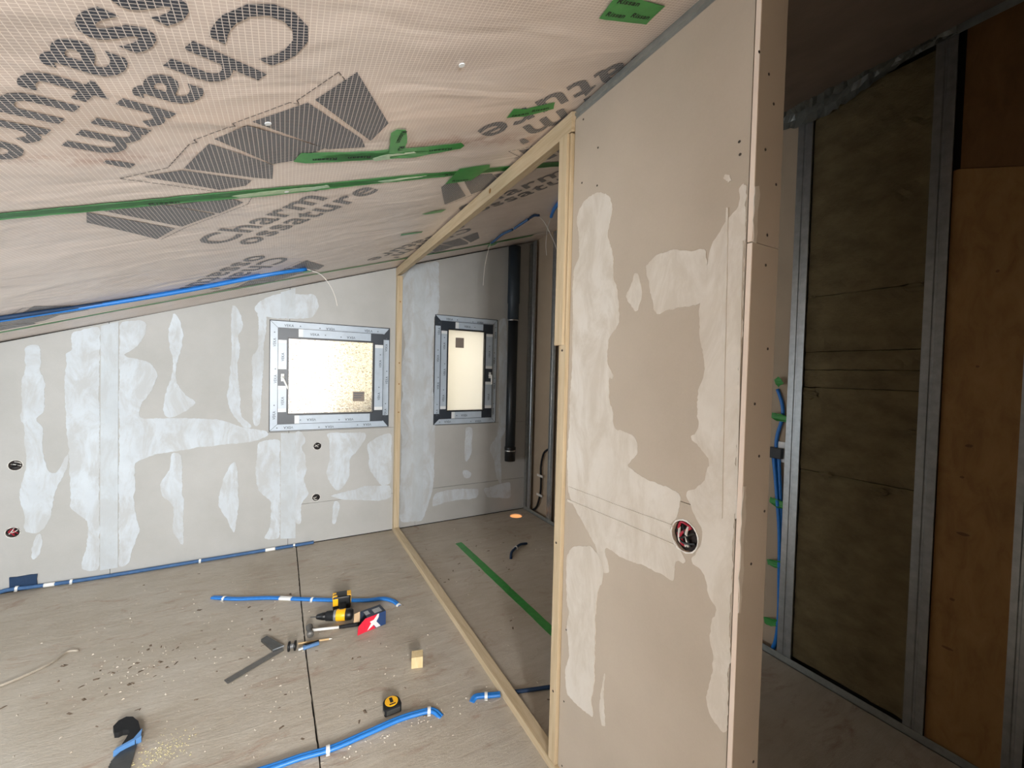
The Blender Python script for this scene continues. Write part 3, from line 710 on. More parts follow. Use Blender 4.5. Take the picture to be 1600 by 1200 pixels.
def unseen_window(name, lo, hi, axis):
    f = Shape()
    t = 0.05
    a0, a1, z0, z1 = lo[0], hi[0], lo[1], hi[1]
    for r_ in (rect(a0-t, a1+t, z0-t, z0), rect(a0-t, a1+t, z1, z1+t), rect(a0-t, a0, z0, z1), rect(a1, a1+t, z0, z1)):
        if axis == 'x': f.plate(r_, lambda y, z, o: (XL+o, y, z), 0.0, 0.03)
        else: f.plate(r_, lambda x, z, o: (x, -2.85+o, z), 0.0, 0.03)
    o = f.out(name, 'white_plastic'); structure(o)
    if axis == 'x': Shape().plate(rect(a0, a1, z0, z1), lambda y, z, o: (XL+o, y, z), 0.001, 0.008).out('pane', 'outside_white', o)
    else: Shape().plate(rect(a0, a1, z0, z1), lambda x, z, o: (x, -2.85+o, z), 0.001, 0.008).out('pane', 'outside_white', o)
unseen_window('invented_window_left', (1.0, 0.45), (2.5, 1.27), 'x')  # added out of view as a source for the side daylight
unseen_window('invented_window_rear', (-0.63, 0.85), (0.23, 1.90), 'y')  # added out of view as a source for the rear daylight

# ---- the two windows
def window(name, X0, X1, Z0, Z1, gx0, gx1, gz0, gz1, label, glass, handle, hook_side):
    fr = 0.062
    o = Shape().plate(rect(X0, X1, Z0, Z1), on_back, -0.06, 0.006, [rect(X0+fr, X1-fr, Z0+fr, Z1-fr)]).out(name, 'anthracite'); structure(o, label)
    sx0, sx1, sz0, sz1 = X0+fr-0.004, X1-fr+0.004, Z0+fr-0.004, Z1-fr+0.004
    Shape().plate(rect(sx0, sx1, sz0, sz1), on_back, -0.05, 0.020, [rect(gx0, gx1, gz0, gz1)]).out('sash', 'anthracite', o)
    Shape().plate(rect(gx0-0.004, gx1+0.004, gz0-0.004, gz1+0.004), on_back, -0.012, 0.0215, [rect(gx0+0.004, gx1-0.004, gz0+0.004, gz1-0.004)]).out('glazing_bead', 'black_plastic', o)
    Shape().plate(rect(gx0-0.003, gx1+0.003, gz0-0.003, gz1+0.003), on_back, -0.024, -0.018).out('pane', glass, o)
    # protective film, printed, on frame and sash
    m = 0.006
    frame_films = [('t', X0+m, X1-m, Z1-fr+0.002, Z1-0.004), ('b', X0+m, X1-m, Z0+0.004, Z0+fr-0.002), ('l', X0+0.004, X0+fr-0.002, Z0+m, Z1-m), ('r', X1-fr+0.002, X1-0.004, Z0+m, Z1-m)]
    cut = 0.075
    for side, a0, a1, b0, b1 in frame_films:
        c = fr*0.9; e0 = cut if hook_side == 'r' else 0
        if side == 't': poly = [(a0, b1), (a1, b1), (a1-(0.045 if hook_side == 'r' else c), b0), (a0+c, b0)]
        elif side == 'b': poly = [(a0, b0), (a1, b0), (a1-(0.045 if hook_side == 'r' else c), b1), (a0+c, b1)]
        elif side == hook_side: poly = rect(a0, a1, b0+0.105, b1-0.105)
        else: poly = [(a0 if side == 'l' else a1, b0), (a0 if side == 'l' else a1, b1), (a1 if side == 'l' else a0, b1-c), (a1 if side == 'l' else a0, b0+c)]
        p = Shape().plate(poly, on_back, 0.006, 0.0068).out('protective_film', 'film_blue', o)
        film_text(p, side, a0, a1, b0, b1, 0.0072)
    gap = 0.085
    sash_films = [('t', gx0+gap*0.9, gx1-gap*0.3, gz1+0.012, sz1-0.004), ('b', gx0+gap*0.6, gx1-gap*0.3, sz0+0.004, gz0-0.012), ('l', sx0+0.004, gx0-0.012, gz0+0.02, gz1-0.02), ('r', gx1+0.012, sx1-0.004, gz0+0.02, gz1-0.02)]
    for side, a0, a1, b0, b1 in sash_films:
        segs = [(b0, b1)] if side in 'lr' else [(a0, a1)]
        if side == handle[0]:
            hz = handle[2]; segs = [(b0, hz-0.07), (hz+0.07, b1)]
        for s0, s1 in segs:
            q = (side, a0, a1, s0, s1) if side in 'lr' else (side, s0, s1, b0, b1)
            p = Shape().plate(rect(*q[1:]), on_back, 0.020, 0.0208).out('protective_film', 'film_blue', o)
            film_text(p, *q, 0.0212)
            ends = [(q[1], q[2], s0, s0+0.03), (q[1], q[2], s1-0.03, s1)] if side in 'lr' else [(s0, s0+0.035, q[3], q[4])]
            for e in ends[:2]:
                Shape().plate(rect(*e), on_back, 0.0205, 0.0216).out('tape_tab', 'film_tab', o)
    # lever handle
    hx, hz, tx, tz = handle[1:]
    hp = Shape().lathe([(0, 0.015), (0.010, 0.015), (0.014, 0.011)], (hx, D-0.020, hz), (0, -1, 0), 16).box((hx-0.013, D-0.028, hz-0.032), (hx+0.013, D-0.020, hz+0.032), 0.003).out('handle', 'white_plastic', o)
    d = smooth_path([(hx, D-0.030, hz), (hx, D-0.058, hz), (hx+(tx-hx)*0.2, D-0.063, hz+(tz-hz)*0.15), (tx, D-0.062, tz)], 5)
    Shape().tube(d, [0.0085]*(len(d)-1)+[0.006], 10).out('lever', 'white_plastic', hp, True)
    return o
def film_text(parent, side, a0, a1, b0, b1, off):
    horiz = side in 'tb'
    L = (a1-a0) if horiz else (b1-b0); wd = (b1-b0) if horiz else (a1-a0)
    th = min(0.021, wd*0.42); n = max(1, int(L/0.26))
    for k in range(n):
        s = (k+0.42)*L/n
        flip = (side == 'b') or (k % 3 == 1 and side == 't')
        if horiz:
            cx, cz = a0+s, b0+wd*(0.30 if (k % 2) else 0.42)
            r, u = ((1, 0), (0, 1)) if not flip else ((-1, 0), (0, -1))
        else:
            cx, cz = a0+wd*(0.68 if k % 2 else 0.55), b0+s
            r, u = (0, 1), (-1, 0)
        w_ = 0.072 if L > 0.2 else L*0.4
        org = (cx-r[0]*w_/2-u[0]*th/2, cz-r[1]*w_/2-u[1]*th/2)
        lettering('VEKA', org, r, u, w_, th/CAPH, on_back, off, 'film_ink', parent, 'lettering', 0.015)
        c2 = (cx+r[0]*0.085, cz+r[1]*0.085); e = 0.006
        if L > 0.3:
            Shape().plate(rect(c2[0]-e, c2[0]+e, c2[1]-e/3, c2[1]+e/3), on_back, off-0.0004, off).plate(rect(c2[0]-e/3, c2[0]+e/3, c2[1]-e, c2[1]+e), on_back, off-0.0004, off+0.0001).out('plus_mark', 'film_ink', parent)
win1 = window('window_1', -0.114, 0.866, 1.010, 1.945, 0.022, 0.719, 1.153, 1.803, 'square window of dimpled glass with film covered dark frame', 'glass_hammered', ('l', -0.018, 1.466, 0.024, 1.370), 'r')
Shape().plate(rect(0.547, 0.648, 1.255, 1.345), on_back, -0.0185, -0.016).out('sticker', 'sticker', win1)
win2 = window('window_2', 1.312, 2.013, 1.006, 2.120, 1.447, 1.862, 1.146, 1.981, 'narrow upright window of frosted glass with film covered dark frame', 'glass_frosted', ('r', 1.925, 1.520, 1.930, 1.425), 'l')
Shape().plate(rect(1.542, 1.634, 1.80, 1.903), on_back, -0.0185, -0.016).out('sticker', 'sticker', win2)
for k in range(3): Shape().plate(rect(0.556, 0.640-0.01*k, 1.325-0.02*k, 1.331-0.02*k), on_back, -0.016, -0.0155).out('printed_line', 'film_ink', win1)

# ---- outside, seen through the glass
og = Shape().box((-8, D+0.3, -0.6), (9, D+9, -0.5)).out('ground_outside', 'outside_ground'); structure(og)
nb_ = Shape().box((0.56, D+2.1, -0.5), (7.0, D+2.5, 5.5)).out('neighbour_wall', 'outside_stucco'); tag(nb_, 'sunlit beige neighbour wall behind the dimpled window glass', 'wall')
nw = Shape().box((-5.0, D+2.3, -0.5), (0.556, D+2.7, 5.5)).out('neighbour_gable', 'outside_white'); tag(nw, 'white sunlit house wall behind the left half of the dimpled glass', 'wall')
tw = thing('climbing_plant', (1.05, D+1.9, -0.5), 'thin green twig growing outside the dimpled glass', 'plant')
stem = smooth_path([(1.35, D+1.9, -0.5), (1.32, D+1.9, 0.6), (1.22, D+1.9, 1.1), (1.0, D+1.92, 1.55), (0.83, D+1.9, 2.1), (0.78, D+1.9, 2.5)], 6)
Shape().tube(stem, 0.010, 6).out('stem', 'stem_brown', tw)
lf = random.Random(2)
for i in range(26):
    p = stem[int(6+i*(len(stem)-8)/26)]; a = lf.uniform(0, 6.28); s = lf.uniform(0.05, 0.09)
    q = [(0, 0, 0), (s*.5, -0.012, s*.35), (s*1.1, -0.006, 0), (s*.5, -0.004, -s*.35)]
    R = Matrix.Translation(p) @ Matrix.Rotation(a, 4, 'Y')
    vs = [R @ Vector(v) for v in q]+[R @ (Vector(v)+Vector((0, 0.004, 0))) for v in q]
    link('leaf', vs, [(0, 1, 2, 3), (7, 6, 5, 4), (0, 4, 5, 1), (1, 5, 6, 2), (2, 6, 7, 3), (3, 7, 4, 0)], 'leaf_green', tw)

# ================================================================== THINGS
# ---- timber frame
tf = thing('timber_frame', (PX+0.03, 2.6, 0), 'open timber stud frame standing between the two windows', 'frame')
FX0, FX1 = PX-0.016, PX+0.036
Shape().box((FX0, 1.20, 0.0), (FX1, D-0.001, 0.038), 0.0025).out('bottom_plate', 'timber_along_y', tf)
tp = Shape()
zz = ceil_z(FX0)
v = [(FX0, y, z) for y in (1.242, D-0.002) for z in (zz-0.085, zz-0.012)]+[(FX1, y, z+CB*(FX1-FX0)*1) for y in (1.242, D-0.002) for z in (zz-0.085, zz-0.012)]
tp.add(v, [(0, 1, 3, 2), (4, 6, 7, 5), (0, 2, 6, 4), (1, 5, 7, 3), (0, 4, 5, 1), (2, 3, 7, 6)])
tp.out('top_plate', 'timber_along_y', tf)
Shape().box((FX0+0.001, D-0.062, 0.0385), (FX1-0.001, D-0.003, zz-0.088), 0.0025).out('post', 'timber_upright', tf)
Shape().box((FX0+0.001, 1.242, 0.0385), (FX1-0.001, 1.286, zz-0.088), 0.0025).out('post', 'timber_upright', tf)
Shape().box((FX0-0.012, 1.250, 1.66), (FX0, 1.300, zz-0.09), 0.002).out('splice_batten', 'timber_upright', tf)
for p_ in ((FX0-0.0004, 1.262, 1.64), (FX0-0.0004, 1.268, 0.9), (FX0-0.0004, 1.262, 0.32)):
    Shape().lathe([(0, 0.0045), (0.0006, 0.0045)], p_, (-1, 0, 0), 10).out('screw', 'screw_dark', tf)
for z in (1.62, 1.42, 2.2, 1.15):
    Shape().lathe([(0, 0.007), (0.0006, 0.007)], (FX0+0.03, D-0.0615, z), (0, -1, 0), 10).out('knot', 'wood_panel', tf)
Shape().lathe([(0, 0.013), (0.0006, 0.013)], (FX0+0.0003, 1.93, zz-0.045), (-1, 0, 0), 12).out('knot', 'wood_panel', tf)

# ---- black waste pipe
vp = thing('waste_pipe', (2.165, 3.895, 0.59), 'black plastic waste pipe hanging in the corner beside the narrow window', 'pipe')
PC = (2.165, 3.895)
Shape().lathe([(0, 0.051), (0.004, 0.054), (1.64, 0.054)], (*PC, 0.66), (0, 0, 1), 24).out('pipe', 'pipe_black', vp, True)
Shape().lathe([(0, 0.058), (0.12, 0.058), (0.13, 0.061), (0.15, 0.061), (0.16, 0.055)], (*PC, 0.585), (0, 0, 1), 24).out('socket', 'black_plastic', vp, True)
Shape().lathe([(0, 0.060), (0.17, 0.060), (0.18, 0.066), (ceil_z(2.1)-2.145, 0.066)], (*PC, 2.13), (0, 0, 1), 24).out('sleeve', 'pipe_sleeve', vp, True)
for z in (2.115, 0.695): Shape().lathe([(0, 0.0615), (0.012, 0.0615)], (*PC, z), (0, 0, 1), 24).out('clamp_ring', 'chrome', vp)

# ---- electrical openings with loose wires
def socket(name, center, to3, rad, label, red):
    c = thing(name, to3(center[0], center[1], -0.01), label, 'socket hole', 'electrical openings')
    Shape().plate(circle(*center, rad*0.97, 20), to3, -0.0135 if to3 is on_back else -0.0138, -0.0128).out('back_plate', 'recess_dark', c)
    rn = random.Random(int(center[0]*1000)+3)
    for k in range(8):
        a = rn.uniform(0, 6.28); b = a+rn.uniform(1.2, 3.6); rr = rad*0.7
        p0 = (center[0]+rr*math.cos(a), center[1]+rr*math.sin(a)); p1 = (center[0]+rr*math.cos(b), center[1]+rr*math.sin(b))
        m_ = ((p0[0]+p1[0])/2+rn.uniform(-.4, .4)*rad, (p0[1]+p1[1])/2+rn.uniform(-.4, .4)*rad)
        pts = smooth_path([to3(*p0, -0.009), to3(*m_, -0.001), to3(*p1, -0.009)], 4)
        mat = 'wire_red' if k < red else ('paper_white' if k == 5 else ('wire_white' if k == 6 else 'black_plastic'))
        Shape().tube(pts, rad*0.085, 6).out('wire', mat, c)
    ring = circle(*center, rad*1.07, 22, 0.05)
    Shape().plate(ring, to3, 0.0002, 0.0026, [circle(*center, rad*0.985, 22)]).out('rim', 'paper_white', c)
    return c
socket('socket_hole', PSOCK, on_mid, 0.041, 'ragged round socket hole with red wires in the beige partition', 3)
socket('socket_hole', SOCK[0], on_back, 0.034, 'grey socket hole at the left end of window wall, upper one', 0)
socket('socket_hole', SOCK[1], on_back, 0.034, 'socket hole with red wires low at the left end of window wall', 4)
socket('socket_hole', SOCK[2], on_back, 0.032, 'upper of two socket holes just below the square window', 0)
socket('socket_hole', SOCK[3], on_back, 0.032, 'lower of two socket holes below the square window', 0)

# ---- blue conduits
def conduit(name, pts, r, label, mat='conduit_blue', pair=0.0, clips=(), bands=(), cat='conduit', n=6):
    c = thing(name, pts[0], label, cat, 'blue conduits')
    P = smooth_path(pts, n)
    offs = (0,) if not pair else (-pair, pair)
    for o_ in offs:
        Q = []
        for i, p in enumerate(P):
            t = (P[min(i+1, len(P)-1)]-P[max(i-1, 0)]).normalized(); nn = Vector((-t.y, t.x, 0))
            if nn.length < 0.05: nn = Vector((0, 1, 0))
            Q.append(p+nn.normalized()*o_)
        Shape().tube(Q, r, 12).out('tube', mat, c, True)
    def along(f):
        k = f*(len(P)-1); i = min(int(k), len(P)-2); return P[i].lerp(P[i+1], k-i), (P[i+1]-P[i]).normalized()
    for f in clips:
        p, t = along(f); R = (pair+r)*1.0+0.0025
        nn = Vector((-t.y, t.x, 0)).normalized(); up = Vector((0, 0, 1)); hh = r+0.002
        s = Shape()
        arc = [p+nn*(R*math.cos(a))+up*(hh*math.sin(a)) for a in [math.pi*k/10 for k in range(11)]]
        arc = [p+nn*(R+0.012)-up*(r-0.002)]+[p+nn*R-up*(r-0.002)]+arc+[p-nn*R-up*(r-0.002)]+[p-nn*(R+0.006)-up*(r-0.002)]
        vs = []; fs = []
        for q in arc:
            vs += [q-t*0.007, q+t*0.007, q+t*0.007+up*0.0022, q-t*0.007+up*0.0022]
        for k in range(len(arc)-1):
            a = k*4
            for e in range(4): fs.append((a+e, a+(e+1) % 4, a+4+(e+1) % 4, a+4+e))
        fs += [(0, 1, 2, 3), tuple(len(vs)-4+e for e in range(4))]
        s.add(vs, fs).out('clip', 'white_plastic', c)
    for f0, f1 in bands:
        q = [along(f0+(f1-f0)*k/6)[0] for k in range(7)]
        s = Shape()
        for o_ in offs:
            qq = []
            for k, p in enumerate(q):
                t = (q[min(k+1, 6)]-q[max(k-1, 0)]).normalized(); nn = Vector((-t.y, t.x, 0)).normalized(); qq.append(p+nn*o_)
            s.tube(qq, r+0.0012, 12)
        s.out('label_sleeve', 'white_plastic', c, True)
    return c
Z1 = 0.0092
conduit('conduit', [(-0.412, 3.30, 0.004), (-0.38, 3.27, Z1), (-0.27, 3.20, Z1), (-0.075, 3.115, Z1), (0.12, 3.0, Z1), (0.34, 2.875, Z1), (0.49, 2.80, Z1), (0.585, 2.765, Z1+.004), (0.645, 2.705, Z1), (0.668, 2.655, -0.004)], 0.0088,
        'blue conduit pair lying across the floor behind the drill', pair=0.0058, clips=(0.16, 0.47, 0.985), bands=((0.365, 0.405),))
conduit('conduit', [(-0.30, 1.80, Z1), (-0.044, 1.772, Z1), (0.066, 1.765, Z1), (0.177, 1.750, Z1), (0.308, 1.756, Z1), (0.445, 1.764, Z1), (0.544, 1.755, Z1), (0.598, 1.738, Z1), (0.625, 1.700, -0.004)], 0.0088,
        'bright blue conduit curving past the tape measure', pair=0.0058, clips=(0.36, 0.83))
conduit('conduit', [(0.778, 1.712, -0.004), (0.80, 1.725, 0.006), (0.83, 1.715, Z1), (0.871, 1.697, Z1), (0.912, 1.683, Z1)], 0.0090,
        'short bright blue conduit stub ending at the timber plate', pair=0.005, clips=(0.62,))
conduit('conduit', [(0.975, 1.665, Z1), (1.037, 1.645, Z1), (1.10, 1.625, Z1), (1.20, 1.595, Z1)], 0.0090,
        'blue conduit in a painted shade tone beyond the timber plate near partition', mat='conduit_dark')  # same conduit run continued, shade put into a darker blue
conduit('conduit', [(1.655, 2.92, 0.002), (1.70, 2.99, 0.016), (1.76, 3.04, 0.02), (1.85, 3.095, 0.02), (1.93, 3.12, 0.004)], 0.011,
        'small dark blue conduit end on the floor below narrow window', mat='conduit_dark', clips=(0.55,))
wc = conduit('conduit', [(-2.3, 3.945, 0.03), (-1.75, 3.945, 0.012), (-1.60, 3.946, 0.03), (-1.48, 3.946, 0.024), (-1.2, 3.945, 0.015), (-0.55, 3.945, 0.015), (-0.12, 3.945, 0.015), (0.1, 3.945, 0.015), (0.232, 3.945, 0.015)], 0.0125,
        'dusty blue conduit run along the foot of window wall', mat='conduit_dusty', clips=(0.30, 0.47, 0.62, 0.86), bands=((0.405, 0.435), (0.745, 0.775)), n=10)
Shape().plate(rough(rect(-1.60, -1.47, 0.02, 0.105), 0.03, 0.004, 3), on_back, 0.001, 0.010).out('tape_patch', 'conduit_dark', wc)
def cz(x, y, o): return (x, y, film_z(x, y)-o)
cc = thing('conduit', cz(-1.3, 3.2, 0.02), 'long blue conduit bundle taped under the ceiling above window wall', 'conduit', 'blue conduits')
main = smooth_path([cz(-1.9, 3.05, .02), cz(-1.306, 3.16, .02), cz(-1.173, 3.18, .02), cz(-0.961, 3.235, .02), cz(-0.678, 3.255, .02), cz(-0.419, 3.235, .02), cz(-0.1, 3.185, .02), cz(0.125, 3.235, .016)], 6)
Shape().tube(main, 0.0125, 10).out('tube', 'conduit_blue', cc, True)
Shape().tube([p+Vector((0, 0.02, 0.008)) for p in main[:36]], 0.0125, 10).out('tube', 'conduit_blue', cc, True)
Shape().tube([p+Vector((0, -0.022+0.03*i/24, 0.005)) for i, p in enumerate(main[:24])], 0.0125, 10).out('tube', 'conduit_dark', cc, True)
cc2 = thing('conduit', cz(1.69, 3.2, 0.02), 'blue conduit under the ceiling above the narrow window', 'conduit', 'blue conduits')
a_ = smooth_path([cz(1.70, 3.52, .02), cz(1.655, 3.22, .018), cz(1.675, 3.06, .022)], 6); b_ = smooth_path([cz(1.675, 3.03, .022), cz(1.675, 2.92, .02), cz(1.68, 2.81, .018)], 6)
Shape().tube(a_, 0.011, 10).out('tube', 'conduit_dusty', cc2, True); Shape().tube(b_, 0.011, 10).out('tube', 'conduit_dusty', cc2, True)
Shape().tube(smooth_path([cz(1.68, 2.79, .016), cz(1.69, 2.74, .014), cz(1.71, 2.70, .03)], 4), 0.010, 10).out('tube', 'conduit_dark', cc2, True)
cc3 = thing('conduit', cz(1.8, 2.6, 0.02), 'blue conduit under the ceiling next to the near timber post', 'conduit', 'blue conduits')
Shape().tube(smooth_path([cz(1.89, 2.80, .03), cz(1.80, 2.63, .016), cz(1.70, 2.42, .018), cz(1.60, 2.2, .018)], 6), 0.014, 10).out('tube', 'conduit_blue', cc3, True)
# white wires hanging from the conduits
def wire(pts, label, r=0.0028):
    o = Shape().tube(smooth_path(pts, 6), r, 6).out('hanging_wire', 'wire_white', None, True); tag(o, label, 'wire', 'white wires from the ceiling'); return o
wire([(0.11, 3.235, 2.248), (0.213, 3.24, 2.224), (0.277, 3.25, 2.158), (0.312, 3.25, 2.084), (0.33, 3.25, 2.011)], 'white wire drooping from ceiling conduit above the square window')
wire([(1.69, 3.51, 2.772), (1.655, 3.5, 2.674), (1.626, 3.5, 2.52), (1.616, 3.5, 2.364)], 'white wire hanging straight down left of the waste pipe')
wire([(1.705, 2.70, 2.765), (1.756, 2.7, 2.735), (1.832, 2.7, 2.633), (1.935, 2.7, 2.46)], 'white wire slanting towards the near timber post', 0.0024)
wire([(1.89, 2.80, 2.835), (1.86, 2.8, 2.743), (1.845, 2.8, 2.611), (1.854, 2.8, 2.515)], 'short white wire crossing the slanting one near the post', 0.0024)

# ---- cable bundle on the right wall
cb = thing('cable_bundle', (2.43, 1.24, 0.1), 'blue cable bundle taped to the brown board beside metal stud', 'cables')
base = [Vector((2.435, y, z)) for y, z in T['cable']]
for k, (dy, dx, n0) in enumerate(((0, 0, 0), (0.022, -0.004, 4), (-0.020, -0.006, 4), (0.008, -0.018, 4))):
    pp = [p+Vector((dx, dy*(0.4+0.6*math.sin(0.6*i)), 0)) for i, p in enumerate(base)][n0:]
    Shape().tube(smooth_path(pp, 5), 0.0095, 8).out('cable', 'conduit_blue' if k != 1 else 'conduit_dusty', cb, True)
for i, (y, z, ang, wd) in enumerate(((1.262, 1.536, 0.9, 0.05), (1.256, 1.338, 0.2, 0.085), (1.238, 0.858, 0.1, 0.10), (1.241, 0.515, -0.2, 0.10), (1.246, 0.183, -0.35, 0.10))):
    c_, s_ = math.cos(ang), math.sin(ang)
    q = [(y+a*c_-b*s_, z+a*s_+b*c_) for a, b in ((-wd/2, -0.018), (0, -0.022), (wd/2, -0.014), (wd/2, 0.016), (0, 0.02), (-wd/2, 0.016))]
    Shape().plate(rough(q, 0.01, 0.003, 90+i), lambda a, b, o: (2.40+0.6*abs(a-y)*0.5+o, a, b), 0.0, 0.002).out('tape', 'tape_green', cb)
jb = Shape().box((2.437, 1.195, 1.085), (2.447, 1.29, 1.20), 0.003).out('junction_plate', 'white_plastic'); tag(jb, 'white mounting plate behind the black cable connector', 'plate')
Shape().box((2.405, 1.236, 1.105), (2.436, 1.305, 1.165), 0.004).out('connector', 'black_plastic', jb)
# ---- dark cable loop in the far stud bay
lp = Shape().tube(smooth_path([(2.425, 3.53, 0.76), (2.42, 3.61, 0.70), (2.42, 3.66, 0.55), (2.42, 3.65, 0.38), (2.42, 3.66, 0.25), (2.42, 3.72, 0.10), (2.42, 3.80, 0.03)], 6), 0.011, 8).out('dark_cable', 'black_rubber'); tag(lp, 'dark grey cable curving down inside the far stud bay', 'cable')
for z in (0.45, 0.24): Shape().box((2.405, 3.60, z-0.012), (2.409, 3.71, z+0.012)).out('fixing_strap', 'wire_white', lp)

# ---- green tapes on the membrane and on the floor
def tape(poly, label, off=0.0045, texts=(), shine=(), jag_=0.0035):
    sh = subdivide_to(Shape().plate(rough(poly, 0.02, jag_, int(abs(poly[0][0]*997))), on_film, off, off+0.0006), 0.05)
    sh.v = [(x, y, film_z(x, y)-off-(0.0006 if (film_z(x, y)-z) > off+0.0003 else 0)) for x, y, z in sh.v]
    o = sh.out('green_tape', 'tape_green'); tag(o, label, 'tape', 'green tapes on the membrane')
    for (body, org, ang, wd, th, mir) in texts:
        r = (math.cos(ang), math.sin(ang)); u = (r[1], -r[0])
        lettering(body, org, r, u, wd, th/CAPH, on_film, off+0.0012, 'ink_black', o, 'lettering', 0.02)
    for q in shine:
        Shape().plate(rough(q, 0.01, 0.003, 5), on_film, off+0.0008, off+0.0014).out('painted_shine', 'tape_shine', o)  # pale patches paint the sheen onto the tape
    return o
PI = math.pi
tape([(-1.9, 1.752), (-0.73, 1.752), (-0.05, 1.75), (0.33, 1.742), (0.66, 1.735), (1.30, 1.735), (2.3, 1.73), (2.3, 1.78), (1.30, 1.795), (0.66, 1.785), (0.33, 1.795), (-0.05, 1.812), (-0.73, 1.805), (-1.9, 1.805)],
     'long green tape sealing the membrane seam across the whole ceiling', 0.0045,
     [('Rissan', (-0.40, 1.800), 0, 0.08, 0.018, 0), ('Rissan', (0.62, 1.775), 0, 0.07, 0.016, 0)],
     [[(-0.17, 1.782), (-0.05, 1.770), (0.14, 1.762), (0.15, 1.784), (0.0, 1.80), (-0.15, 1.805)], [(0.33, 1.768), (0.44, 1.757), (0.53, 1.752), (0.5, 1.767), (0.36, 1.782)]])
tape([(0.018, 1.548), (0.039, 1.492), (0.256, 1.502), (0.42, 1.490), (0.573, 1.465), (0.597, 1.49), (0.590, 1.516), (0.408, 1.573), (0.25, 1.567), (0.056, 1.567)],
     'green tape strip lying across the printed logo, crossing a short upright piece', 0.0055,
     [('Rissan', (0.26, 1.535), PI, 0.075, 0.017, 0), ('Rissan', (0.15, 1.535), PI, 0.075, 0.017, 0), ('Rissan', (0.55, 1.50), PI-0.15, 0.085, 0.017, 0)],
     [[(0.27, 1.555), (0.31, 1.535), (0.41, 1.52), (0.42, 1.53), (0.33, 1.548), (0.34, 1.575), (0.28, 1.58)]])
tape([(0.318, 1.521), (0.292, 1.37), (0.308, 1.347), (0.340, 1.352), (0.350, 1.380), (0.377, 1.529)], 'short upright green tape piece forming the cross on the ceiling', 0.0068,
     [('Rissan', (0.325, 1.36), PI/2, 0.08, 0.018, 0), ('Ri', (0.345, 1.47), PI/2, 0.03, 0.018, 0)])
tape([(0.684, 0.822), (0.672, 0.745), (0.845, 0.757), (0.848, 0.823)], 'green tape patch near the top of the boarded partition', 0.0045,
     [('Rissan', (0.694, 0.810), 0, 0.060, 0.014, 0), ('Rissan', (0.772, 0.804), 0, 0.062, 0.014, 0), ('Rissan', (0.692, 0.768), 0, 0.07, 0.014, 0)], jag_=0.0012)
tape([(0.672, 1.293), (0.672, 1.238), (0.72, 1.238), (0.814, 1.20), (0.835, 1.240), (0.74, 1.283)], 'green tape patch stuck over the word on the ceiling above partition', 0.0048,
     [('issan', (0.690, 1.285), -0.25, 0.06, 0.014, 0), ('Rissan', (0.755, 1.258), -0.35, 0.06, 0.014, 0)])
tape([(0.655, 1.872), (0.665, 1.715), (0.80, 1.690), (0.815, 1.72), (0.80, 1.80), (0.78, 1.86)], 'wide creased green tape patch over the long seam near the timber', 0.0062,
     [('Rissan', (0.68, 1.85), 0, 0.08, 0.018, 0)])
tape([(0.683, 2.345), (0.75, 2.30), (0.811, 2.30), (0.802, 2.348), (0.72, 2.36)], 'small green tape scrap on the ceiling below the printed logo', 0.0045)
tape([(0.657, 2.712), (0.803, 2.718), (0.803, 2.75), (0.657, 2.748)], 'narrow green tape strip on the ceiling near the top plate', 0.0045)
tape([(-1.95, 3.60), (-1.25, 3.60), (-0.56, 3.575), (0.14, 3.56), (0.90, 3.56), (2.2, 3.56), (2.2, 3.615), (0.90, 3.60), (0.14, 3.60), (-0.56, 3.615), (-1.95, 3.65)], 'thin dark green tape line on the ceiling just before window wall', 0.0045)
tape([(0.10, 3.22), (0.13, 3.2), (0.165, 3.22), (0.15, 3.27), (0.11, 3.265)], 'green tape wrapped over the end of the ceiling conduit', 0.0345)
tape([(1.66, 3.48), (1.74, 3.46), (1.76, 3.56), (1.68, 3.58)], 'green tape holding the conduit above the narrow window', 0.0325)
gt = Shape().plate(rough([(1.352, 3.405), (1.412, 3.41), (1.438, 2.4), (1.448, 1.95), (1.45, 1.45), (1.385, 1.45), (1.386, 1.95), (1.375, 2.4)], 0.05, 0.002, 9), on_floor, 0.0008, 0.0022).out('floor_tape', 'tape_green_floor' if 'tape_green_floor' in MATS else 'tape_green'); tag(gt, 'long straight green tape strip stuck to the floor behind the timber plate', 'tape')

# ---- tools on the floor
# cordless drill lying on its side
dr = thing('cordless_drill', (0.36, 2.68, 0), 'yellow and black cordless drill lying on the floor beside the carton', 'drill')
ax = Vector((0.30, -0.10, 0)).normalized(); o0 = Vector((0.163, 2.705, 0.036))
def along_d(s): return o0+ax*s
Shape().lathe([(0, 0.0035), (0.034, 0.0035)], along_d(-0.02), ax, 8).out('bit', 'steel_dark', dr)
Shape().lathe([(0.0, 0.009), (0.006, 0.014), (0.035, 0.021), (0.055, 0.023), (0.058, 0.020)], along_d(0.014), ax, 20).out('chuck', 'black_plastic', dr, True)
Shape().lathe([(0, 0.022), (0.004, 0.027), (0.045, 0.030), (0.05, 0.028)], along_d(0.068), ax, 20).out('clutch_collar', 'black_rubber', dr, True)
Shape().lathe([(0, 0.029), (0.003, 0.031), (0.014, 0.031), (0.016, 0.029)], along_d(0.116), ax, 20).out('collar_ring', 'tool_grey', dr, True)
Shape().lathe([(0, 0.031), (0.004, 0.0335), (0.05, 0.0345), (0.055, 0.032)], along_d(0.131), ax, 20).out('motor_housing', 'tool_yellow', dr, True)
Shape().lathe([(0, 0.032), (0.003, 0.034), (0.034, 0.033), (0.043, 0.024)], along_d(0.184), ax, 20).out('rear_cap', 'black_plastic', dr, True)
ay = Vector((0.12, 1.0, 0)).normalized()
side = Vector((ay.y, -ay.x, 0))
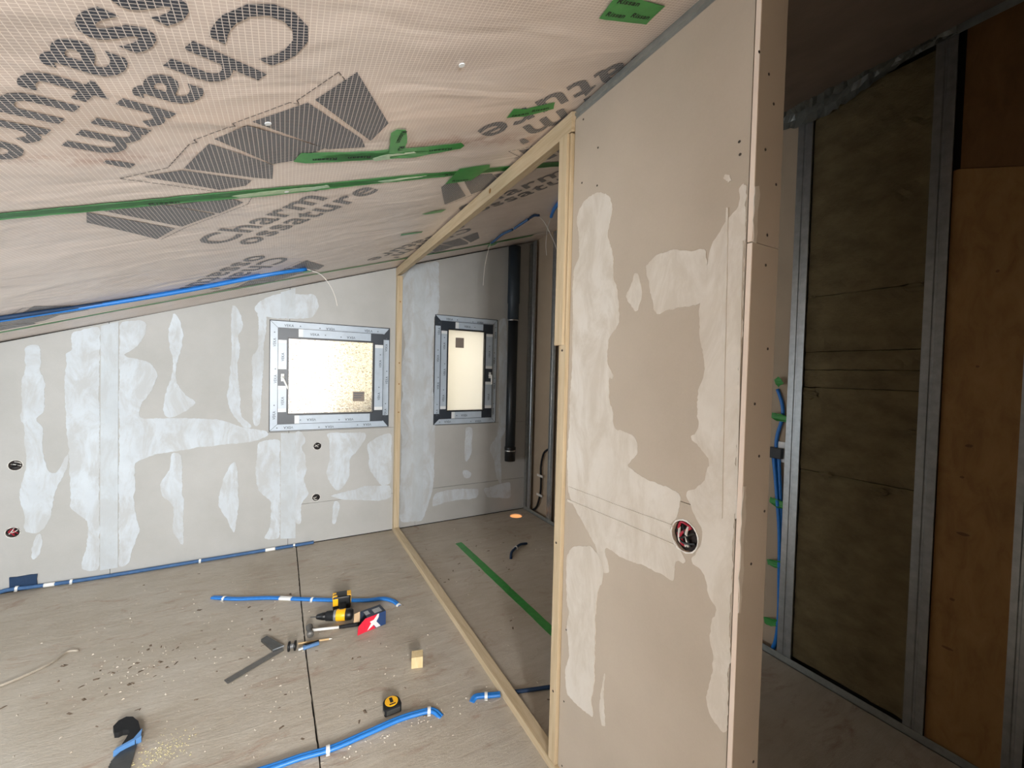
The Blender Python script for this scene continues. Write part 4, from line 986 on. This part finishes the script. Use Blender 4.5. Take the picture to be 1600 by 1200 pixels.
Mh = Matrix((side, ay, Vector((0, 0, 1)))).transposed().to_4x4()
Mh.translation = along_d(0.165)
Shape().box((-0.020, 0.012, -0.017), (0.022, 0.125, 0.017), 0.008, Mh).out('grip', 'black_rubber', dr, True)
Shape().box((-0.034, 0.035, -0.008), (-0.018, 0.065, 0.008), 0.004, Mh).out('trigger', 'black_plastic', dr)
Mb = Mh.copy(); Mb.translation = along_d(0.165)+ay*0.15+Vector((0, 0, 0.008))
bt = Shape().box((-0.058, -0.032, -0.040), (0.050, 0.045, 0.045), 0.010, Mb).out('battery', 'black_plastic', dr, True)
for lo_, hi_ in (((-0.0595, -0.026, 0.018), (-0.030, -0.004, 0.0465)), ((-0.0595, 0.008, 0.016), (-0.036, 0.030, 0.0465)), ((0.026, -0.026, -0.012), (0.0515, 0.034, 0.0465))):
    Shape().box(lo_, hi_, 0.004, Mb).out('yellow_insert', 'tool_yellow', bt)
Shape().box((-0.0575, -0.0335, -0.012), (-0.026, -0.028, 0.034), 0.002, Mb).out('yellow_insert', 'tool_yellow', bt)
Shape().box((0.146, -0.0005, 0.0335), (0.172, 0.012, 0.0372), 0.002, Matrix.Translation(o0-Vector((0, 0, 0.036))+Vector((0, 0, 0.033))) @ Matrix.Rotation(math.atan2(ax.y, ax.x), 4, 'Z')).out('side_badge', 'black_plastic', dr)

# hammer
hm = thing('hammer', (0.26, 2.59, 0), 'small hammer with white shaft and black grip lying before the drill', 'hammer')
hd = Vector((0.02, -1.0, 0)).normalized()
Shape().lathe([(0, 0.0165), (0.004, 0.019), (0.020, 0.019), (0.026, 0.013), (0.062, 0.013), (0.068, 0.018), (0.088, 0.0185), (0.092, 0.016)], Vector((0.136, 2.645, 0.020)), hd, 18).out('head', 'steel_grey', hm, True)
h0 = Vector((0.140, 2.600, 0.020)); h1 = Vector((0.292, 2.568, 0.014)); h2 = Vector((0.405, 2.546, 0.014))
Shape().tube([h0, h1], 0.0075, 12).out('shaft', 'white_plastic', hm, True)
Shape().tube([h1, h1.lerp(h2, .2), h1.lerp(h2, .8), h2], [0.009, 0.011, 0.0115, 0.010], 12).out('grip', 'black_rubber', hm, True)

# opened screw carton
ct = thing('screw_carton', (0.48, 2.54, 0), 'opened red white and navy screw carton with its end flaps out', 'carton')
ca = math.atan2(0.026, 0.122)
Mc = Matrix.Translation((0.425, 2.468, 0.002)) @ Matrix.Rotation(ca, 4, 'Z')
Lc, Wc, Hc, tc = 0.125, 0.088, 0.082, 0.002
def cbx(name, lo, hi, mat, par=None): return Shape().box(lo, hi, 0, Mc).out(name, mat, par or ct)
fp = cbx('front_panel', (0, 0, 0), (Lc, tc, Hc), 'carton_blue')
cbx('back_panel', (0, Wc-tc, 0), (Lc, Wc, Hc), 'carton_navy'); cbx('bottom_panel', (0, tc, 0), (Lc, Wc-tc, tc), 'carton_board')
tpn = cbx('top_panel', (0.012, tc, Hc-tc), (Lc, Wc-tc, Hc), 'carton_navy'); cbx('end_panel', (Lc-tc, tc, tc), (Lc, Wc-tc, Hc-tc), 'carton_navy')
cbx('label', (0.062, 0.018, Hc), (0.108, 0.064, Hc+0.0006), 'carton_label', tpn)
cbx('label', (0.014, 0.03, Hc), (0.04, 0.07, Hc+0.0006), 'carton_label', tpn)
def face(poly, mat, off, name, par): return Shape().plate(poly, lambda a, b, o: tuple(Mc @ Vector((a, -o, b))), off-0.0004, off, ()).out(name, mat, par)
face([(0, 0), (0.062, 0), (0.045, 0.03), (0.074, Hc), (0, Hc)], 'carton_red', 0.0006, 'red_print', fp)
face([(0.010, 0.004), (0.034, 0.040), (0.026, 0.052), (0.050, 0.056), (0.074, Hc), (0.082, Hc), (0.080, 0.062), (0.066, 0.040), (0.092, 0.004), (0.066, 0.002), (0.050, 0.026)], 'carton_white', 0.0011, 'white_star', fp)
# flaps at the open left end: red one folded forward, inner one bare board
fv = [Mc @ Vector(p) for p in ((0, 0, 0), (0, 0, Hc), (-0.045, -0.006, Hc*0.62), (-0.050, -0.010, 0.004))]
nf = Vector((0, 0.0018, 0))
link('open_flap', fv+[p+nf for p in fv], [(0, 1, 2, 3), (7, 6, 5, 4), (0, 4, 5, 1), (1, 5, 6, 2), (2, 6, 7, 3), (3, 7, 4, 0)], 'carton_red', ct)
fv = [Mc @ Vector(p) for p in ((0, Wc, 0.002), (0, Wc, Hc), (-0.03, Wc+0.010, Hc*0.9), (-0.035, Wc+0.008, 0.004))]
link('open_flap', fv+[p+nf for p in fv], [(0, 1, 2, 3), (7, 6, 5, 4), (0, 4, 5, 1), (1, 5, 6, 2), (2, 6, 7, 3), (3, 7, 4, 0)], 'carton_board', ct)

# carpenter's square
sq = thing('carpenter_square', (-0.1, 2.5, 0), 'grey steel carpenter square lying open on the floor', 'square')
Shape().plate([(-0.252, 2.392), (-0.233, 2.357), (0.006, 2.505), (-0.012, 2.540)], on_floor, 0.002, 0.0045, [circle(-0.232, 2.384, 0.004, 10)]).out('blade', 'steel_grey', sq)
st = Shape().plate([(-0.108, 2.646), (-0.080, 2.668), (0.004, 2.532), (-0.044, 2.514)], on_floor, 0.0005, 0.015).out('stock', 'steel_dark', sq)
Shape().plate([(-0.048, 2.508), (-0.046, 2.516), (0.006, 2.530), (0.006, 2.520)], on_floor, 0.0005, 0.016).out('bright_edge', 'chrome', sq)
# spool, pencil, knife
sp_ = thing('wire_spool', (0.045, 2.50, 0), 'small black spool lying beside the carpenter square', 'spool')
da = Vector((1, -0.18, 0)).normalized()
Shape().lathe([(0, 0.012), (0.042, 0.012)], (0.024, 2.490, 0.026), da, 16).out('core', 'tool_grey', sp_, True)
for s0 in (0.0, 0.030):
    Shape().lathe([(0, 0.018), (0.002, 0.025), (0.010, 0.025), (0.012, 0.018)], Vector((0.024, 2.490, 0.026))+da*s0, da, 20).out('flange', 'black_plastic', sp_, True)
pc = thing('pencil', (0.16, 2.51, 0), 'long pale wooden pencil lying beside the blue knife', 'pencil')
Shape().tube([(0.075, 2.527, 0.0055), (0.232, 2.492, 0.0055)], 0.005, 6).out('shaft', 'pale_stick', pc)
Shape().tube([(0.232, 2.492, 0.0055), (0.247, 2.4887, 0.0055)], [0.005, 0.0012], 6).out('tip', 'paper_white', pc)
kn = thing('utility_knife', (0.14, 2.46, 0), 'short utility knife with blue and black handle on the floor joint', 'knife')
Mk = Matrix.Translation((0.098, 2.455, 0.002)) @ Matrix.Rotation(0.12, 4, 'Z')
Shape().box((0, 0, 0), (0.082, 0.024, 0.016), 0.005, Mk).out('handle', 'knife_blue', kn, True)
Shape().box((0.014, 0.013, 0.010), (0.083, 0.0255, 0.0185), 0.003, Mk).out('grip_pad', 'black_rubber', kn)
Shape().box((-0.022, 0.006, 0.004), (0.004, 0.020, 0.012), 0.002, Mk).out('nose', 'film_tab', kn)

# pine block
bk = Shape().box((-0.029, 0.0, 0.0), (0.029, 0.056, 0.058), 0.0015, Matrix.Translation((0.612, 2.044, 0)) @ Matrix.Rotation(-0.30, 4, 'Z')).out('wood_block', 'timber_block'); tag(bk, 'small square offcut of pale pine standing on the floor', 'wood block')

# tape measure lying on its side
tm = thing('tape_measure', (0.44, 1.845, 0), 'yellow and black tape measure lying beside the bright blue conduit', 'tape measure')
body = [(-0.034, -0.030), (0.034, -0.030), (0.038, -0.024), (0.038, 0.006)]+[(0.038*math.cos(a), 0.004+0.036*math.sin(a)) for a in [math.pi*k/12 for k in range(1, 12)]]+[(-0.038, 0.006), (-0.038, -0.024)]
Mt = Matrix.Translation((0.437, 1.842, 0.0)) @ Matrix.Rotation(0.03, 4, 'Z')
def tpl(poly, z0, z1, name, mat, par): return Shape().plate(poly, lambda a, b, o: tuple(Mt @ Vector((a, b, o))), z0, z1).out(name, mat, par)
case = tpl(body, 0.0, 0.033, 'case', 'black_rubber', tm)
tpl(circle(0, 0.006, 0.029, 28), 0.033, 0.036, 'yellow_cover', 'tool_yellow', tm)
tpl(rect(-0.007, 0.007, -0.003, 0.026), 0.036, 0.0366, 'badge', 'black_plastic', tm)
tpl(rect(-0.014, 0.014, -0.016, -0.010), 0.036, 0.0366, 'badge', 'black_plastic', tm)
Shape().box((-0.030, -0.0325, 0.004), (0.030, -0.0298, 0.026), 0.003, Mt).out('front_grip', 'steel_dark', tm)
Shape().box((-0.040, -0.026, 0.010), (-0.0375, -0.012, 0.024), 0, Mt).out('end_hook', 'chrome', tm)

# handsaw
sw = thing('handsaw', (-0.55, 2.1, 0), 'handsaw with hooked black handle and blue collar at lower left', 'saw')
hp = [(-0.606, 2.222), (-0.622, 2.265), (-0.612, 2.292), (-0.590, 2.303), (-0.565, 2.290), (-0.538, 2.250), (-0.518, 2.195), (-0.512, 2.155), (-0.520, 2.140), (-0.562, 2.135), (-0.556, 2.165), (-0.553, 2.200), (-0.562, 2.216), (-0.580, 2.222), (-0.592, 2.216)]
hbm = Shape().plate(rough(hp, 0.01, 0.0003, 1), on_floor, 0.001, 0.024).out('handle', 'black_rubber', sw)
Shape().plate([(-0.580, 2.112), (-0.574, 2.126), (-0.508, 2.160), (-0.504, 2.148)], on_floor, 0.001, 0.026).out('collar', 'saw_blue', sw)
Shape().plate([(-0.529, 2.150), (-0.512, 2.196), (-0.507, 2.150)], on_floor, 0.022, 0.0255).out('collar', 'saw_blue', sw)
teeth = []
for k in range(40): teeth += [(-0.576-0.0003*k*10/10, 2.09-0.011*k), (-0.580-0.0003*k, 2.0845-0.011*k)]
Shape().plate([(-0.514, 2.135), (-0.560, 2.125)]+teeth+[(-0.540, 1.64), (-0.480, 1.64)], on_floor, 0.006, 0.0085).out('blade', 'steel_dark', sw)

# ---- crumbs, splinters and sawdust on the floor (nobody could count them)
rn = random.Random(11)
def chips(name, mat, spots, n, smin, smax, label, cat, hmax=0.006):
    s = Shape()
    for _ in range(n):
        cx, cy, sx, sy = rn.choice(spots)
        x = rn.gauss(cx, sx); y = rn.gauss(cy, sy)
        if y > D-0.05 or x > 2.3 or (PX-.05 < x < PX+.08): continue
        L = rn.uniform(smin, smax); wd = L*rn.uniform(0.2, 0.7); h = rn.uniform(0.0012, hmax); a = rn.uniform(0, 3.14)
        R = Matrix.Translation((x, y, 0.0003)) @ Matrix.Rotation(a, 4, 'Z')
        q = [(-L/2, -wd/2*rn.uniform(.3, 1), 0), (L/2, -wd/2*rn.uniform(.2, 1), 0), (L/2*rn.uniform(.6, 1), wd/2, 0), (-L/2*rn.uniform(.5, 1), wd/2, 0), (0, 0, h)]
        s.add([R @ Vector(v) for v in q], [(0, 1, 4), (1, 2, 4), (2, 3, 4), (3, 0, 4), (3, 2, 1, 0)])
    o = s.out(name, mat, None, False, 'stuff'); tag(o, label, cat); return o
chips('floor_crumbs', 'debris', [(-0.62, 2.72, .12, .10), (-0.8, 3.0, .35, .35), (0.2, 2.6, .6, .5), (-0.3, 2.5, .4, .4), (0.45, 1.72, .25, .03), (0.2, 2.1, .5, .3), (1.5, 3.1, .3, .4)], 420, 0.003, 0.014, 'pale plaster crumbs scattered over the floor', 'debris')
chips('floor_splinters', 'debris_dark', [(-0.62, 2.70, .10, .12), (-0.5, 2.9, .4, .4), (0.2, 2.3, .6, .5), (1.4, 2.9, .3, .4)], 130, 0.006, 0.030, 'dark splinters and chipped flakes on the floor', 'debris', 0.004)
chips('sawdust_patch', 'sawdust', [(-0.42, 2.06, .05, .04)], 220, 0.002, 0.008, 'yellowish sawdust beside the handsaw', 'sawdust', 0.003)
# lifted flake edge at the left
fe = smooth_path([(-1.75, 2.86, 0.002), (-1.42, 2.79, 0.004), (-1.28, 2.79, 0.007), (-1.16, 2.83, 0.007), (-1.05, 2.92, 0.004), (-1.01, 3.01, 0.003), (-0.96, 3.00, 0.001)], 6)
lo_ = Shape().tube(fe, [0.003]+[0.007]*(len(fe)-2)+[0.002], 6).out('lifted_flake', 'floor_chipboard'); tag(lo_, 'curved lifted flake of the chipboard at the far left', 'floor flake')
